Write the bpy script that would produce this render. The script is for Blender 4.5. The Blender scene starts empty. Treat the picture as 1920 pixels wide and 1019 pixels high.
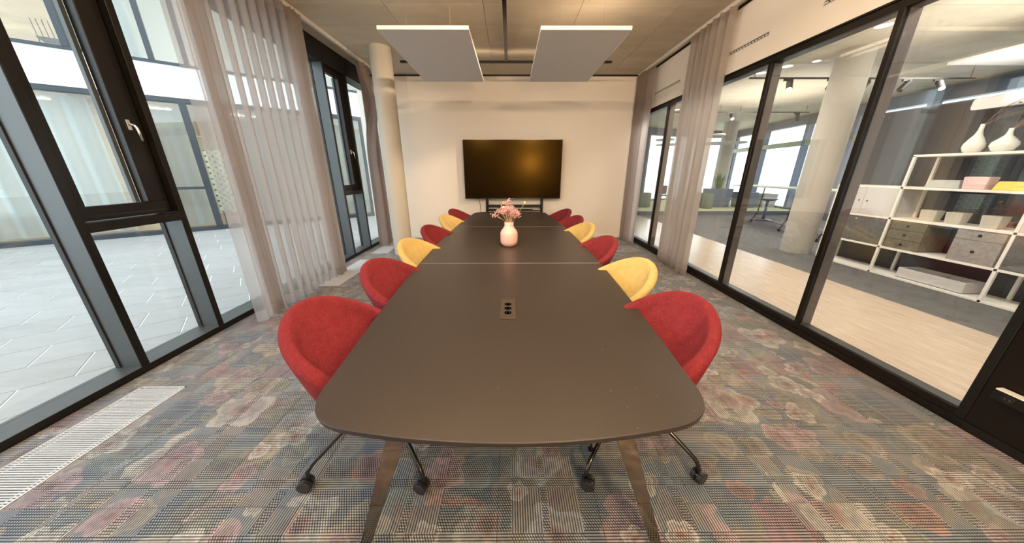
import bpy, bmesh, math, random
from mathutils import Vector, Matrix
R = math.radians
PI = math.pi
random.seed(7)
S = bpy.context.scene
COL = S.collection

# ------------------------------------------------------------------ camera
cam_d = bpy.data.cameras.new('camera')
cam = bpy.data.objects.new('camera', cam_d); COL.objects.link(cam)
cam_d.sensor_width = 36.0
cam_d.lens = 36.0 * 557.5 / 1920.0
cam_d.clip_start = 0.05; cam_d.clip_end = 200
cam.location = (0, 0, 1.6)
cam.rotation_euler = (Matrix.Rotation(R(-0.387), 4, 'Z') @ Matrix.Rotation(R(90 - 18.585), 4, 'X') @ Matrix.Rotation(R(-0.048), 4, 'Z')).to_euler()
S.camera = cam
# ------------------------------------------------------------------ world, exposure
wd = bpy.data.worlds.new('sky'); S.world = wd; wd.use_nodes = True
bg = wd.node_tree.nodes['Background']
bg.inputs[0].default_value = (0.86, 0.94, 1.0, 1); bg.inputs[1].default_value = 4.6
S.view_settings.view_transform = 'Standard'
S.view_settings.look = 'None'
S.view_settings.exposure = 0.0
S.view_settings.gamma = 1.0
S.view_settings.use_curve_mapping = False
S.cycles.use_denoising = True
S.cycles.max_bounces = 8; S.cycles.diffuse_bounces = 4; S.cycles.glossy_bounces = 4
S.cycles.transparent_max_bounces = 24; S.cycles.transmission_bounces = 6
S.cycles.sample_clamp_indirect = 6.0
S.cycles.caustics_reflective = False; S.cycles.caustics_refractive = False

def lamp(name, kind, loc, energy, color=(1, 1, 1), rot=(0, 0, 0), size=None, size_y=None, spot=None, blend=0.5, radius=None):
    d = bpy.data.lights.new(name, kind); d.energy = energy; d.color = color
    o = bpy.data.objects.new(name, d); COL.objects.link(o); o.location = loc; o.rotation_euler = rot
    if kind == 'AREA':
        d.shape = 'RECTANGLE'; d.size = size; d.size_y = size_y or size
    if kind == 'SPOT':
        d.spot_size = R(spot); d.spot_blend = blend; d.shadow_soft_size = radius or 0.03
    if kind == 'POINT': d.shadow_soft_size = radius or 0.05
    return o
WARM = (1.0, 0.74, 0.50)
SOFT = (1.0, 0.87, 0.73)
# fill lights added below the meeting room ceiling, with no fitting (over and behind the camera)
lamp('ceiling_fill_light', 'AREA', (0.0, 1.2, 3.50), 75, SOFT, size=4.2, size_y=0.5)
lamp('ceiling_fill_light', 'AREA', (0.0, -1.4, 3.50), 38, SOFT, size=4.2, size_y=0.5)
# upward fill added for the ceiling: first on the far cross bar, rest floating
lamp('upward_fill_light', 'AREA', (-0.06, 6.22, 3.475), 9, WARM, rot=(PI, 0, 0), size=3.6, size_y=0.04)
lamp('upward_fill_light', 'AREA', (0.0, 2.6, 3.2), 240, WARM, rot=(PI, 0, 0), size=3.6, size_y=0.3)
lamp('upward_fill_light', 'AREA', (0.0, 0.0, 3.2), 75, WARM, rot=(PI, 0, 0), size=3.6, size_y=0.3)
def aim(a, b):
    return (Vector(b) - Vector(a)).to_track_quat('-Z', 'Y').to_euler()
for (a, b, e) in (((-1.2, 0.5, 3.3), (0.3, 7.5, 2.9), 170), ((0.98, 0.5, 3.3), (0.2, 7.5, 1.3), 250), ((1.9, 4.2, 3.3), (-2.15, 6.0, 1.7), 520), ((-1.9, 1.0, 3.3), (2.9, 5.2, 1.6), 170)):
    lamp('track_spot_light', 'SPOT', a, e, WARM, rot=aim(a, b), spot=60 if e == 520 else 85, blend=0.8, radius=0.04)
# warm globe lamp hanging behind the camera (mirrored in the television)
lamp('globe_lamp_light', 'POINT', (1.08, -1.5, 2.03), 260, (1.0, 0.66, 0.30), radius=0.09)
# open office beyond the glass: ceiling downlights
for (x, y) in ((4.0, 1.0), (4.0, 4.0), (4.0, 7.0), (7.6, 3.2), (8.6, 6.5), (7.5, 10.0)):
    lamp('office_lamp_light', 'AREA', (x, y, 3.5), 110, (1.0, 0.9, 0.78), size=0.9)

for (x, y) in ((6.5, 4.0), (7.0, 9.0)):  # floating fill, added to brighten the open office ceiling
    lamp('office_ceiling_fill', 'AREA', (x, y, 2.7), 75, (1.0, 0.93, 0.82), rot=(PI, 0, 0), size=2.6, size_y=2.6)

# ------------------------------------------------------------------ node helpers
MATS = {}
class NT:
    def __init__(s, name):
        s.m = bpy.data.materials.new(name); s.m.use_nodes = True
        s.nt = s.m.node_tree; s.nt.nodes.clear()
        s.out = s.nt.nodes.new('ShaderNodeOutputMaterial')
    def n(s, t, **k):
        nd = s.nt.nodes.new(t)
        for a, b in k.items(): setattr(nd, a, b)
        return nd
    def put(s, v, sock):
        if isinstance(v, bpy.types.NodeSocket): s.nt.links.new(v, sock)
        elif isinstance(v, tuple) and len(v) == 3 and sock.type == 'RGBA': sock.default_value = (*v, 1)
        else: sock.default_value = v
    def math(s, op, a, b=None, c=None, clamp=False):
        nd = s.n('ShaderNodeMath', operation=op); nd.use_clamp = clamp
        for i, v in enumerate((a, b, c)):
            if v is not None: s.put(v, nd.inputs[i])
        return nd.outputs[0]
    def vec(s, op, a, b=None):
        nd = s.n('ShaderNodeVectorMath', operation=op)
        s.put(a, nd.inputs[0])
        if b is not None: s.put(b, nd.inputs[1])
        return nd.outputs['Value'] if op in ('LENGTH', 'DOT_PRODUCT') else nd.outputs[0]
    def scale(s, a, f):
        nd = s.n('ShaderNodeVectorMath', operation='SCALE'); s.put(a, nd.inputs[0]); s.put(f, nd.inputs[3]); return nd.outputs[0]
    def mix(s, f, a, b, blend='MIX'):
        nd = s.n('ShaderNodeMix', data_type='RGBA', blend_type=blend)
        s.put(f, nd.inputs[0]); s.put(a, nd.inputs[6]); s.put(b, nd.inputs[7]); return nd.outputs[2]
    def noise(s, v, sc, det=2, rough=0.5, dist=0.0, col=False):
        nd = s.n('ShaderNodeTexNoise'); s.put(v, nd.inputs['Vector']); nd.inputs['Scale'].default_value = sc
        nd.inputs['Detail'].default_value = det; nd.inputs['Roughness'].default_value = rough; nd.inputs['Distortion'].default_value = dist
        return nd.outputs[1] if col else nd.outputs[0]
    def ramp(s, f, stops, const=False):
        nd = s.n('ShaderNodeValToRGB'); cr = nd.color_ramp
        if const: cr.interpolation = 'CONSTANT'
        while len(cr.elements) < len(stops): cr.elements.new(0.5)
        for e, (p, c) in zip(cr.elements, stops):
            e.position = p; e.color = (*c, 1) if len(c) == 3 else c
        s.put(f, nd.inputs[0]); return nd.outputs[0]
    def obj(s): return s.n('ShaderNodeTexCoord').outputs['Object']
    def pos(s): return s.n('ShaderNodeNewGeometry').outputs['Position']
    def bsdf(s, col, rough=0.5, metal=0.0, spec=0.5, bump=None, bstr=0.3, bdist=0.002, **k):
        b = s.n('ShaderNodeBsdfPrincipled')
        s.put(col, b.inputs['Base Color']); s.put(rough, b.inputs['Roughness']); s.put(metal, b.inputs['Metallic'])
        b.inputs['Specular IOR Level'].default_value = spec
        if bump is not None:
            bn = s.n('ShaderNodeBump'); bn.inputs['Strength'].default_value = bstr; bn.inputs['Distance'].default_value = bdist
            s.put(bump, bn.inputs['Height']); s.nt.links.new(bn.outputs[0], b.inputs['Normal'])
        for a, v in k.items(): s.put(v, b.inputs[a.replace('_', ' ')])
        s.nt.links.new(b.outputs[0], s.out.inputs[0]); s.b = b
        return b
    def end(s): MATS[s.m.name] = s.m; return s.m

def plain(name, col, rough=0.5, metal=0.0, var=0.06, sc=6.0, bump=0.0, bsc=60, spec=0.5, **k):
    t = NT(name); o = t.obj()
    f = t.noise(o, sc, 3)
    lo = tuple(max(0, c * (1 - var)) for c in col); hi = tuple(min(1, c * (1 + var)) for c in col)
    c = t.mix(f, lo, hi)
    bm = t.noise(o, bsc, 2) if bump else None
    t.bsdf(c, rough, metal, spec, bump=bm, bstr=bump, **k)
    return t.end()

def emit(name, col, st):
    t = NT(name); e = t.n('ShaderNodeEmission'); e.inputs[0].default_value = (*col, 1); e.inputs[1].default_value = st
    t.nt.links.new(e.outputs[0], t.out.inputs[0]); return t.end()

def glassmat(name, tint=(0.97, 0.99, 0.98), refl=1.0):
    t = NT(name)
    ge = t.n('ShaderNodeNewGeometry')
    cs = t.math('ABSOLUTE', t.vec('DOT_PRODUCT', ge.outputs['Normal'], ge.outputs['Incoming']))
    f = t.math('ADD', 0.04, t.math('MULTIPLY', 0.96, t.math('POWER', t.math('SUBTRACT', 1.0, cs), 5.0)))
    f = t.math('MULTIPLY', f, refl, clamp=True)
    tr = t.n('ShaderNodeBsdfTransparent'); tr.inputs[0].default_value = (*tint, 1)
    gl = t.n('ShaderNodeBsdfGlossy'); gl.inputs['Roughness'].default_value = 0.0
    mx = t.n('ShaderNodeMixShader'); t.nt.links.new(f, mx.inputs[0]); t.nt.links.new(tr.outputs[0], mx.inputs[1]); t.nt.links.new(gl.outputs[0], mx.inputs[2])
    t.nt.links.new(mx.outputs[0], t.out.inputs[0]); return t.end()

def sheer(name, col, open_=0.35, hem_z=None):
    t = NT(name); o = t.pos()
    nz = t.noise(o, 220, 2); big = t.noise(o, 3, 2)
    c = t.mix(nz, tuple(x * 0.85 for x in col), tuple(min(1, x * 1.1) for x in col))
    df = t.n('ShaderNodeBsdfDiffuse'); t.put(c, df.inputs[0])
    tl = t.n('ShaderNodeBsdfTranslucent'); t.put(t.mix(0.45, c, (0.86, 0.88, 0.92)), tl.inputs[0])
    lw0 = t.n('ShaderNodeLayerWeight'); lw0.inputs[0].default_value = 0.4
    tr = t.n('ShaderNodeBsdfTransparent'); tr.inputs[0].default_value = (1, 0.98, 0.96, 1)
    a = t.n('ShaderNodeMixShader'); t.put(t.math('MULTIPLY_ADD', t.math('SUBTRACT', 1.0, lw0.outputs['Facing']), 0.6, 0.15), a.inputs[0])
    t.nt.links.new(df.outputs[0], a.inputs[1]); t.nt.links.new(tl.outputs[0], a.inputs[2])
    b = t.n('ShaderNodeMixShader'); b.inputs[0].default_value = open_
    # seen edge-on the weave closes up
    lw = t.n('ShaderNodeLayerWeight'); lw.inputs[0].default_value = 0.35
    f = t.math('POWER', t.math('SUBTRACT', 1.0, lw.outputs['Facing']), 1.3); f = t.math('MULTIPLY', f, open_)
    t.nt.links.new(f, b.inputs[0])
    t.nt.links.new(a.outputs[0], b.inputs[1]); t.nt.links.new(tr.outputs[0], b.inputs[2])
    t.nt.links.new(b.outputs[0], t.out.inputs[0]); return t.end()

# ------------------------------------------------------------------ materials
def carpet():
    t = NT('floral_carpet'); p = t.pos()
    rnd = t.n('ShaderNodeObjectInfo').outputs['Random']
    off = t.n('ShaderNodeCombineXYZ'); t.put(t.math('MULTIPLY', t.math('GREATER_THAN', rnd, 0.5), 0.9), off.inputs[0]); t.put(t.math('MULTIPLY', t.math('GREATER_THAN', t.math('FRACT', t.math('MULTIPLY', rnd, 7.3)), 0.6), 1.7), off.inputs[1])
    q = t.vec('ADD', p, off.outputs[0])
    flat = t.n('ShaderNodeSeparateXYZ'); t.put(q, flat.inputs[0])
    q2n = t.n('ShaderNodeCombineXYZ'); t.put(flat.outputs[0], q2n.inputs[0]); t.put(flat.outputs[1], q2n.inputs[1]); q2 = q2n.outputs[0]
    wob = t.noise(q2, 5, 4, 0.6, col=True); wob = t.scale(t.vec('SUBTRACT', wob, (0.5, 0.5, 0.5)), 0.13)
    q3 = t.vec('ADD', q2, wob)
    base = t.ramp(t.noise(q3, 3.2, 5, 0.62), [(0.30, (0.025, 0.042, 0.062)), (0.42, (0.050, 0.090, 0.120)), (0.49, (0.09, 0.115, 0.13)), (0.55, (0.16, 0.14, 0.095)), (0.60, (0.13, 0.11, 0.15)), (0.66, (0.065, 0.11, 0.14)), (0.78, (0.20, 0.21, 0.22))])
    col = base
    def flowers(col, sc, petals, R0, palette, shift, keep, amt=0.6):
        v = t.n('ShaderNodeTexVoronoi'); v.feature = 'F1'; v.voronoi_dimensions = '2D'
        qq = t.vec('ADD', q3, (shift, shift * 1.7, 0)); t.put(qq, v.inputs['Vector']); v.inputs['Scale'].default_value = sc; v.inputs['Randomness'].default_value = 0.8
        d = t.vec('SUBTRACT', qq, v.outputs['Position'])
        sp = t.n('ShaderNodeSeparateXYZ'); t.put(d, sp.inputs[0])
        ang = t.math('ARCTAN2', sp.outputs[1], sp.outputs[0])
        r = t.vec('LENGTH', d)
        cc = t.n('ShaderNodeSeparateColor'); t.put(v.outputs['Color'], cc.inputs[0])
        ph = t.math('MULTIPLY', cc.outputs[0], 6.28)
        a = t.math('ADD', t.math('MULTIPLY', ang, petals / 2), ph)
        pet = t.math('ABSOLUTE', t.math('SINE', a))
        rad = t.math('MULTIPLY', t.math('ADD', 0.72, t.math('MULTIPLY', pet, 0.28)), t.math('MULTIPLY', R0, t.math('ADD', 0.55, t.math('MULTIPLY', cc.outputs[1], 0.7))))
        rr = t.math('DIVIDE', r, rad)
        m = t.math('LESS_THAN', rr, 1.0)
        # petal shading rings (printed in the pile)
        n1 = t.noise(qq, 26 * sc / 3, 3, 0.6, 1.2)
        ring = t.math('ADD', t.math('MULTIPLY', t.math('SINE', t.math('ADD', t.math('MULTIPLY', rr, 11.0), t.math('MULTIPLY', n1, 9.0))), 0.30), t.math('ADD', 0.58, t.math('MULTIPLY', pet, 0.25)))
        pc = t.ramp(cc.outputs[2], palette, True)
        cen = t.ramp(rr, [(0.0, (0.30, 0.09, 0.05)), (0.22, (0.55, 0.22, 0.14)), (0.5, (1, 1, 1))])
        fc = t.mix(1.0, pc, cen, 'MULTIPLY')
        fc = t.mix(1.0, fc, ring, 'MULTIPLY')
        k = t.math('LESS_THAN', t.math('FRACT', t.math('MULTIPLY', cc.outputs[2], 17.3)), keep)
        return t.mix(t.math('MULTIPLY', t.math('MULTIPLY', m, k), amt), col, fc)
    cream = (0.46, 0.43, 0.36); pink = (0.38, 0.23, 0.24); rust = (0.36, 0.15, 0.09); ol = (0.22, 0.23, 0.14); wine = (0.22, 0.08, 0.10); grey = (0.32, 0.34, 0.35); gold = (0.36, 0.29, 0.17)
    col = flowers(col, 5.0, 3, 0.12, [(0, ol), (0.3, (0.16, 0.22, 0.18)), (0.55, gold), (0.8, (0.20, 0.15, 0.09))], 3.1, 0.75, 0.6)
    col = flowers(col, 2.5, 5, 0.20, [(0, pink), (0.25, cream), (0.45, wine), (0.62, gold), (0.8, grey)], 0.0, 0.70, 0.78)
    col = flowers(col, 4.3, 5, 0.095, [(0, cream), (0.3, pink), (0.55, (0.60, 0.52, 0.45)), (0.8, rust)], 7.7, 0.4, 0.8)
    cloud = t.math('ADD', 0.45, t.math('MULTIPLY', t.noise(q2, 2.1, 4, 0.6), 0.95))
    cl = t.n('ShaderNodeCombineXYZ')
    for i_ in range(3): t.put(cloud, cl.inputs[i_])
    col = t.mix(1.0, col, cl.outputs[0], 'MULTIPLY')
    # glen-check weave
    w = t.n('ShaderNodeSeparateXYZ'); t.put(p, w.inputs[0]); X = w.outputs[0]; Y = w.outputs[1]
    PIT = 0.0125
    fx = t.math('SINE', t.math('MULTIPLY', X, 2 * PI / PIT)); fy = t.math('SINE', t.math('MULTIPLY', Y, 2 * PI / PIT))
    fd = t.math('SINE', t.math('MULTIPLY', t.math('ADD', X, t.math('MULTIPLY', Y, 0.5)), 2 * PI / PIT))
    bandx = t.math('GREATER_THAN', t.math('ADD', t.math('SINE', t.math('MULTIPLY', X, 2 * PI / 0.23)), t.math('SINE', t.math('MULTIPLY', X, 2 * PI / 0.71))), 0.1)
    bandy = t.math('GREATER_THAN', t.math('ADD', t.math('SINE', t.math('MULTIPLY', Y, 2 * PI / 0.27)), t.math('SINE', t.math('MULTIPLY', Y, 2 * PI / 0.61))), 0.2)
    dots = t.math('MULTIPLY', t.math('ADD', fd, 1.0), t.math('MULTIPLY', t.math('ADD', fy, 1.0), 0.5))
    lines = t.math('MULTIPLY', t.math('ADD', fy, 1.0), 0.55)
    linx = t.math('MULTIPLY', t.math('ADD', fx, 1.0), 0.55)
    def sel(f, a, b):
        return t.math('ADD', t.math('MULTIPLY', f, a), t.math('MULTIPLY', t.math('SUBTRACT', 1.0, f), b))
    wv = sel(bandx, sel(bandy, dots, linx), sel(bandy, lines, dots))
    wv = t.math('MULTIPLY', wv, 0.85, clamp=True)
    col2 = t.mix(wv, t.mix(1.0, col, (0.17, 0.22, 0.30), 'MULTIPLY'), t.mix(0.38, t.mix(1.0, col, (1.25, 1.25, 1.25), 'MULTIPLY'), (0.50, 0.54, 0.63)))
    b = t.bsdf(col2, 0.85, 0, 0.25, bump=wv, bstr=0.5, bdist=0.002)
    b.inputs['Sheen Weight'].default_value = 0.15
    return t.end()
M_carpet = carpet()

def concrete(name, c1, c2, c3):
    t = NT(name); p = t.pos()
    rnd = t.n('ShaderNodeObjectInfo').outputs['Random']
    f = t.noise(p, 1.3, 6, 0.6, 0.6); g = t.noise(p, 9, 5, 0.65)
    st = t.n('ShaderNodeMapping'); t.put(p, st.inputs[0]); st.inputs['Scale'].default_value = (0.7, 3.0, 1)
    h = t.noise(st.outputs[0], 2.0, 4, 0.6)
    c = t.mix(t.math('MULTIPLY', t.math('ADD', f, h), 0.5), c1, c2)
    c = t.mix(t.math('MULTIPLY', g, 0.5), c, c3)
    c = t.mix(t.math('MULTIPLY', rnd, 0.25), c, c1)
    sp = t.math('GREATER_THAN', t.noise(p, 34, 1), 0.76)
    c = t.mix(t.math('MULTIPLY', sp, 0.35), c, tuple(x * 0.35 for x in c1))
    t.bsdf(c, 0.75, 0, 0.3, bump=t.math('ADD', g, f), bstr=0.25, bdist=0.004)
    return t.end()
M_ceil = concrete('board_marked_concrete', (0.32, 0.275, 0.20), (0.84, 0.77, 0.64), (0.50, 0.44, 0.34))
M_column = concrete('column_concrete', (0.38, 0.36, 0.31), (0.52, 0.49, 0.43), (0.45, 0.42, 0.37))
M_wall = plain('white_plaster', (0.78, 0.72, 0.645), 0.8, var=0.02, bump=0.05, bsc=150)
M_panelwhite = plain('white_panel_board', (0.80, 0.76, 0.70), 0.6, var=0.015)
M_skirt = plain('white_skirting', (0.75, 0.74, 0.72), 0.4)
M_frame = plain('black_anodised_frame', (0.007, 0.006, 0.0055), 0.30, 0.0, var=0.1, spec=0.30)
M_frame_r = plain('bronze_black_frame', (0.007, 0.005, 0.004), 0.32, 0.0, var=0.1, spec=0.28)
M_reveal = plain('grey_metal_reveal', (0.075, 0.085, 0.09), 0.38, 0.4, var=0.05)
M_gasket = plain('black_gasket', (0.012, 0.012, 0.013), 0.6)
M_glass = glassmat('clear_glass')
M_glass_out = glassmat('facade_glass', (0.94, 0.97, 0.97), 1.3)
M_glass_fix = glassmat('partition_glass', (0.98, 0.985, 0.985), 1.6)
M_steel = plain('satin_steel', (0.72, 0.70, 0.66), 0.22, 1.0)
M_curtain = sheer('grey_taupe_sheer', (0.48, 0.415, 0.38), 0.44)
M_reveal_r = plain('warm_grey_reveal', (0.135, 0.120, 0.115), 0.4, 0.4, var=0.05)
M_curtain_hem = sheer('taupe_hem', (0.40, 0.32, 0.27), 0.12)
M_curtain_r = sheer('rose_taupe_sheer', (0.55, 0.50, 0.47), 0.48)
M_curtain_d = sheer('dense_taupe_curtain', (0.42, 0.335, 0.295), 0.06)
M_teal = sheer('pale_teal_curtain', (0.66, 0.71, 0.70), 0.12)
M_black = plain('black_powder_coat', (0.007, 0.0065, 0.0065), 0.45, spec=0.3)
M_blackgloss = plain('black_gloss_enamel', (0.012, 0.011, 0.012), 0.15)
M_wheel = plain('black_nylon_wheel', (0.02, 0.02, 0.024), 0.25)
M_chrome = plain('dark_chrome', (0.30, 0.24, 0.19), 0.06, 1.0, var=0.02)
def tabletop():
    t = NT('dark_linoleum'); p = t.pos()
    f = t.noise(p, 1.2, 4); g = t.noise(p, 60, 3)
    c = t.mix(f, (0.028, 0.022, 0.019), (0.036, 0.029, 0.025)); c = t.mix(t.math('MULTIPLY', g, 0.3), c, (0.050, 0.042, 0.036))
    sp = t.math('GREATER_THAN', t.noise(p, 90, 0), 0.90); c = t.mix(t.math('MULTIPLY', sp, 0.3), c, (0.4, 0.35, 0.3))
    t.bsdf(c, t.math('ADD', 0.32, t.math('MULTIPLY', f, 0.1)), 0, 0.30, bump=g, bstr=0.05)
    return t.end()
M_top = tabletop()
M_edge = plain('black_table_edge', (0.022, 0.016, 0.016), 0.35)
def felt(name, a, b, fl):
    t = NT(name); o = t.obj()
    f = t.noise(o, 22, 6, 0.75); f = t.math('MULTIPLY_ADD', t.math('SUBTRACT', f, 0.5), 2.2, 0.5, clamp=True); g = t.noise(o, 230, 2, 0.7)
    c = t.mix(f, a, b); c = t.mix(t.math('GREATER_THAN', g, 0.66), c, fl)
    bb = t.bsdf(c, 0.9, 0, 0.2, bump=t.math('ADD', g, f), bstr=0.35, bdist=0.0015)
    bb.inputs['Sheen Weight'].default_value = 0.25; bb.inputs['Sheen Tint'].default_value = (*fl, 1)
    return t.end()
M_red = felt('red_wool_felt', (0.125, 0.012, 0.017), (0.185, 0.020, 0.027), (0.34, 0.08, 0.08))
M_yellow = felt('mustard_wool_felt', (0.40, 0.285, 0.095), (0.50, 0.37, 0.145), (0.62, 0.50, 0.26))
M_redseam = plain('dark_red_thread', (0.14, 0.008, 0.012), 0.9)
M_yelseam = plain('dark_yellow_thread', (0.35, 0.20, 0.04), 0.9)
M_pinkvase = plain('pink_ceramic', (0.74, 0.44, 0.385), 0.22, var=0.02)
M_stem = plain('dried_stem', (0.55, 0.40, 0.22), 0.8)
M_twig = plain('brown_twig', (0.26, 0.17, 0.10), 0.8)
M_pinkflower = plain('pink_dried_blossom', (0.64, 0.36, 0.38), 0.8, var=0.4, sc=60)
M_yelball = plain('yellow_ball_flower', (0.85, 0.66, 0.22), 0.8, var=0.15, sc=80, bump=0.5, bsc=300)
def screen():
    t = NT('display_screen')
    t.bsdf((0.005, 0.0028, 0.0015), 0.20, 0, 0.5)
    t.b.inputs['Specular Tint'].default_value = (1.0, 0.60, 0.12, 1); t.b.inputs['Specular IOR Level'].default_value = 0.20
    return t.end()
M_screen = screen()
M_grille = plain('white_grille', (0.52, 0.545, 0.58), 0.45)
M_trench = plain('trench_shadow', (0.025, 0.028, 0.032), 0.9)
M_acoustic = plain('white_acoustic_board', (0.78, 0.76, 0.75), 0.85, var=0.02, bump=0.08, bsc=200)
def wood(name, a, b, rough=0.35, sc=(1, 9, 1)):
    t = NT(name); p = t.pos(); mp = t.n('ShaderNodeMapping'); t.put(p, mp.inputs[0]); mp.inputs['Scale'].default_value = sc
    f = t.noise(mp.outputs[0], 3.0, 5, 0.6, 0.3); f = t.math('MULTIPLY_ADD', t.math('SUBTRACT', f, 0.5), 2.4, 0.5, clamp=True); g = t.noise(p, 0.8, 2)
    c = t.mix(f, a, b); c = t.mix(t.math('MULTIPLY', g, 0.3), c, b)
    t.bsdf(c, rough, 0, 0.4); return t.end()
M_wood = wood('light_oak_floor', (0.44, 0.335, 0.245), (0.60, 0.49, 0.385), 0.22, (9, 1, 1))
M_woodwall = wood('oak_veneer', (0.52, 0.34, 0.19), (0.66, 0.46, 0.28), 0.4, (1, 1, 4))
M_greycarpet = plain('grey_loop_carpet', (0.115, 0.110, 0.105), 0.95, var=0.4, sc=5, bump=0.3, bsc=300)
M_platform = plain('pale_green_carpet', (0.50, 0.52, 0.30), 0.9, var=0.1)
def paverm(name, a, b, c3):
    t = NT(name); p = t.pos(); rnd = t.n('ShaderNodeObjectInfo').outputs['Random']
    mp = t.n('ShaderNodeMapping'); t.put(p, mp.inputs[0]); mp.inputs['Rotation'].default_value = (0, 0, R(-39.9)); mp.inputs['Scale'].default_value = (0.8, 3.2, 1)
    off = t.scale(mp.outputs[0], 1.0)
    f = t.noise(off, 2.4, 6, 0.65, 0.8); g = t.noise(p, 14, 4, 0.6)
    c = t.mix(f, a, b); c = t.mix(t.math('MULTIPLY', g, 0.35), c, c3); c = t.mix(t.math('MULTIPLY', rnd, 0.35), c, b)
    t.bsdf(c, 0.5, 0, 0.4, bump=f, bstr=0.2, bdist=0.004); return t.end()
M_paver = paverm('pale_limestone', (0.20, 0.19, 0.18), (0.38, 0.375, 0.37), (0.30, 0.27, 0.24))
M_joint = plain('pale_joint_mortar', (0.78, 0.78, 0.78), 0.9)
M_band = plain('white_facade_panel', (0.80, 0.84, 0.86), 0.5, var=0.02)
M_facframe = plain('slate_blue_frame', (0.018, 0.027, 0.037), 0.4, 0.1)
M_dark = plain('dark_grey_felt_panel', (0.060, 0.055, 0.056), 0.9, var=0.1)
M_felt1 = felt('mottled_grey_felt', (0.075, 0.070, 0.066), (0.16, 0.15, 0.138), (0.28, 0.27, 0.25))
M_felt2 = felt('light_mottled_felt', (0.21, 0.195, 0.18), (0.38, 0.36, 0.33), (0.55, 0.53, 0.50))
M_felt3 = felt('olive_grey_felt', (0.11, 0.095, 0.065), (0.20, 0.18, 0.13), (0.30, 0.28, 0.22))
M_pale = plain('pale_grey_laminate', (0.60, 0.57, 0.54), 0.5, var=0.03)
M_cream = plain('cream_shelf_lacquer', (0.86, 0.82, 0.74), 0.4, var=0.02)
M_knob = plain('black_finger_hole', (0.01, 0.01, 0.01), 0.5)
M_greybox = plain('grey_storage_box', (0.42, 0.43, 0.40), 0.6)
M_pinkbox = plain('pink_storage_box', (0.72, 0.52, 0.50), 0.6)
M_yelbox = plain('yellow_storage_box', (0.88, 0.58, 0.10), 0.5)
M_pot = plain('sand_pot', (0.50, 0.46, 0.38), 0.8)
M_potd = plain('brown_pot', (0.22, 0.16, 0.09), 0.8)
M_whitecer = plain('white_ceramic', (0.82, 0.80, 0.74), 0.18, var=0.01)
M_green = plain('leaf_green', (0.10, 0.20, 0.06), 0.5, var=0.3, sc=10)
M_pouf = plain('sage_fabric', (0.16, 0.19, 0.14), 0.9)
M_beam = plain('olive_beam', (0.40, 0.40, 0.24), 0.5)
M_mullion_f = plain('slate_mullion', (0.12, 0.14, 0.18), 0.4, 0.3)
M_socket = plain('taupe_socket_plate', (0.065, 0.048, 0.038), 0.3, 0.2)
M_ground = plain('pale_outdoor_ground', (0.7, 0.7, 0.68), 0.9)
M_bulb = emit('lit_lamp_face', (1.0, 0.88, 0.70), 14)
M_slotdark = plain('slot_diffuser_dark', (0.07, 0.065, 0.06), 0.5, 0.4)
M_slotlight = plain('slot_diffuser_light', (0.75, 0.74, 0.72), 0.4)
def perf():
    t = NT('perforated_cream_board'); o = t.obj(); sp = t.n('ShaderNodeSeparateXYZ'); t.put(o, sp.inputs[0])
    a = t.math('SINE', t.math('MULTIPLY', sp.outputs[0], 2 * PI / 0.13)); b = t.math('SINE', t.math('MULTIPLY', sp.outputs[2], 2 * PI / 0.16))
    m = t.math('GREATER_THAN', t.math('MULTIPLY', a, b), 0.45)
    t.bsdf(t.mix(m, (0.70, 0.66, 0.48), (0.08, 0.12, 0.10)), 0.6); return t.end()
M_perf = perf()

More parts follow.
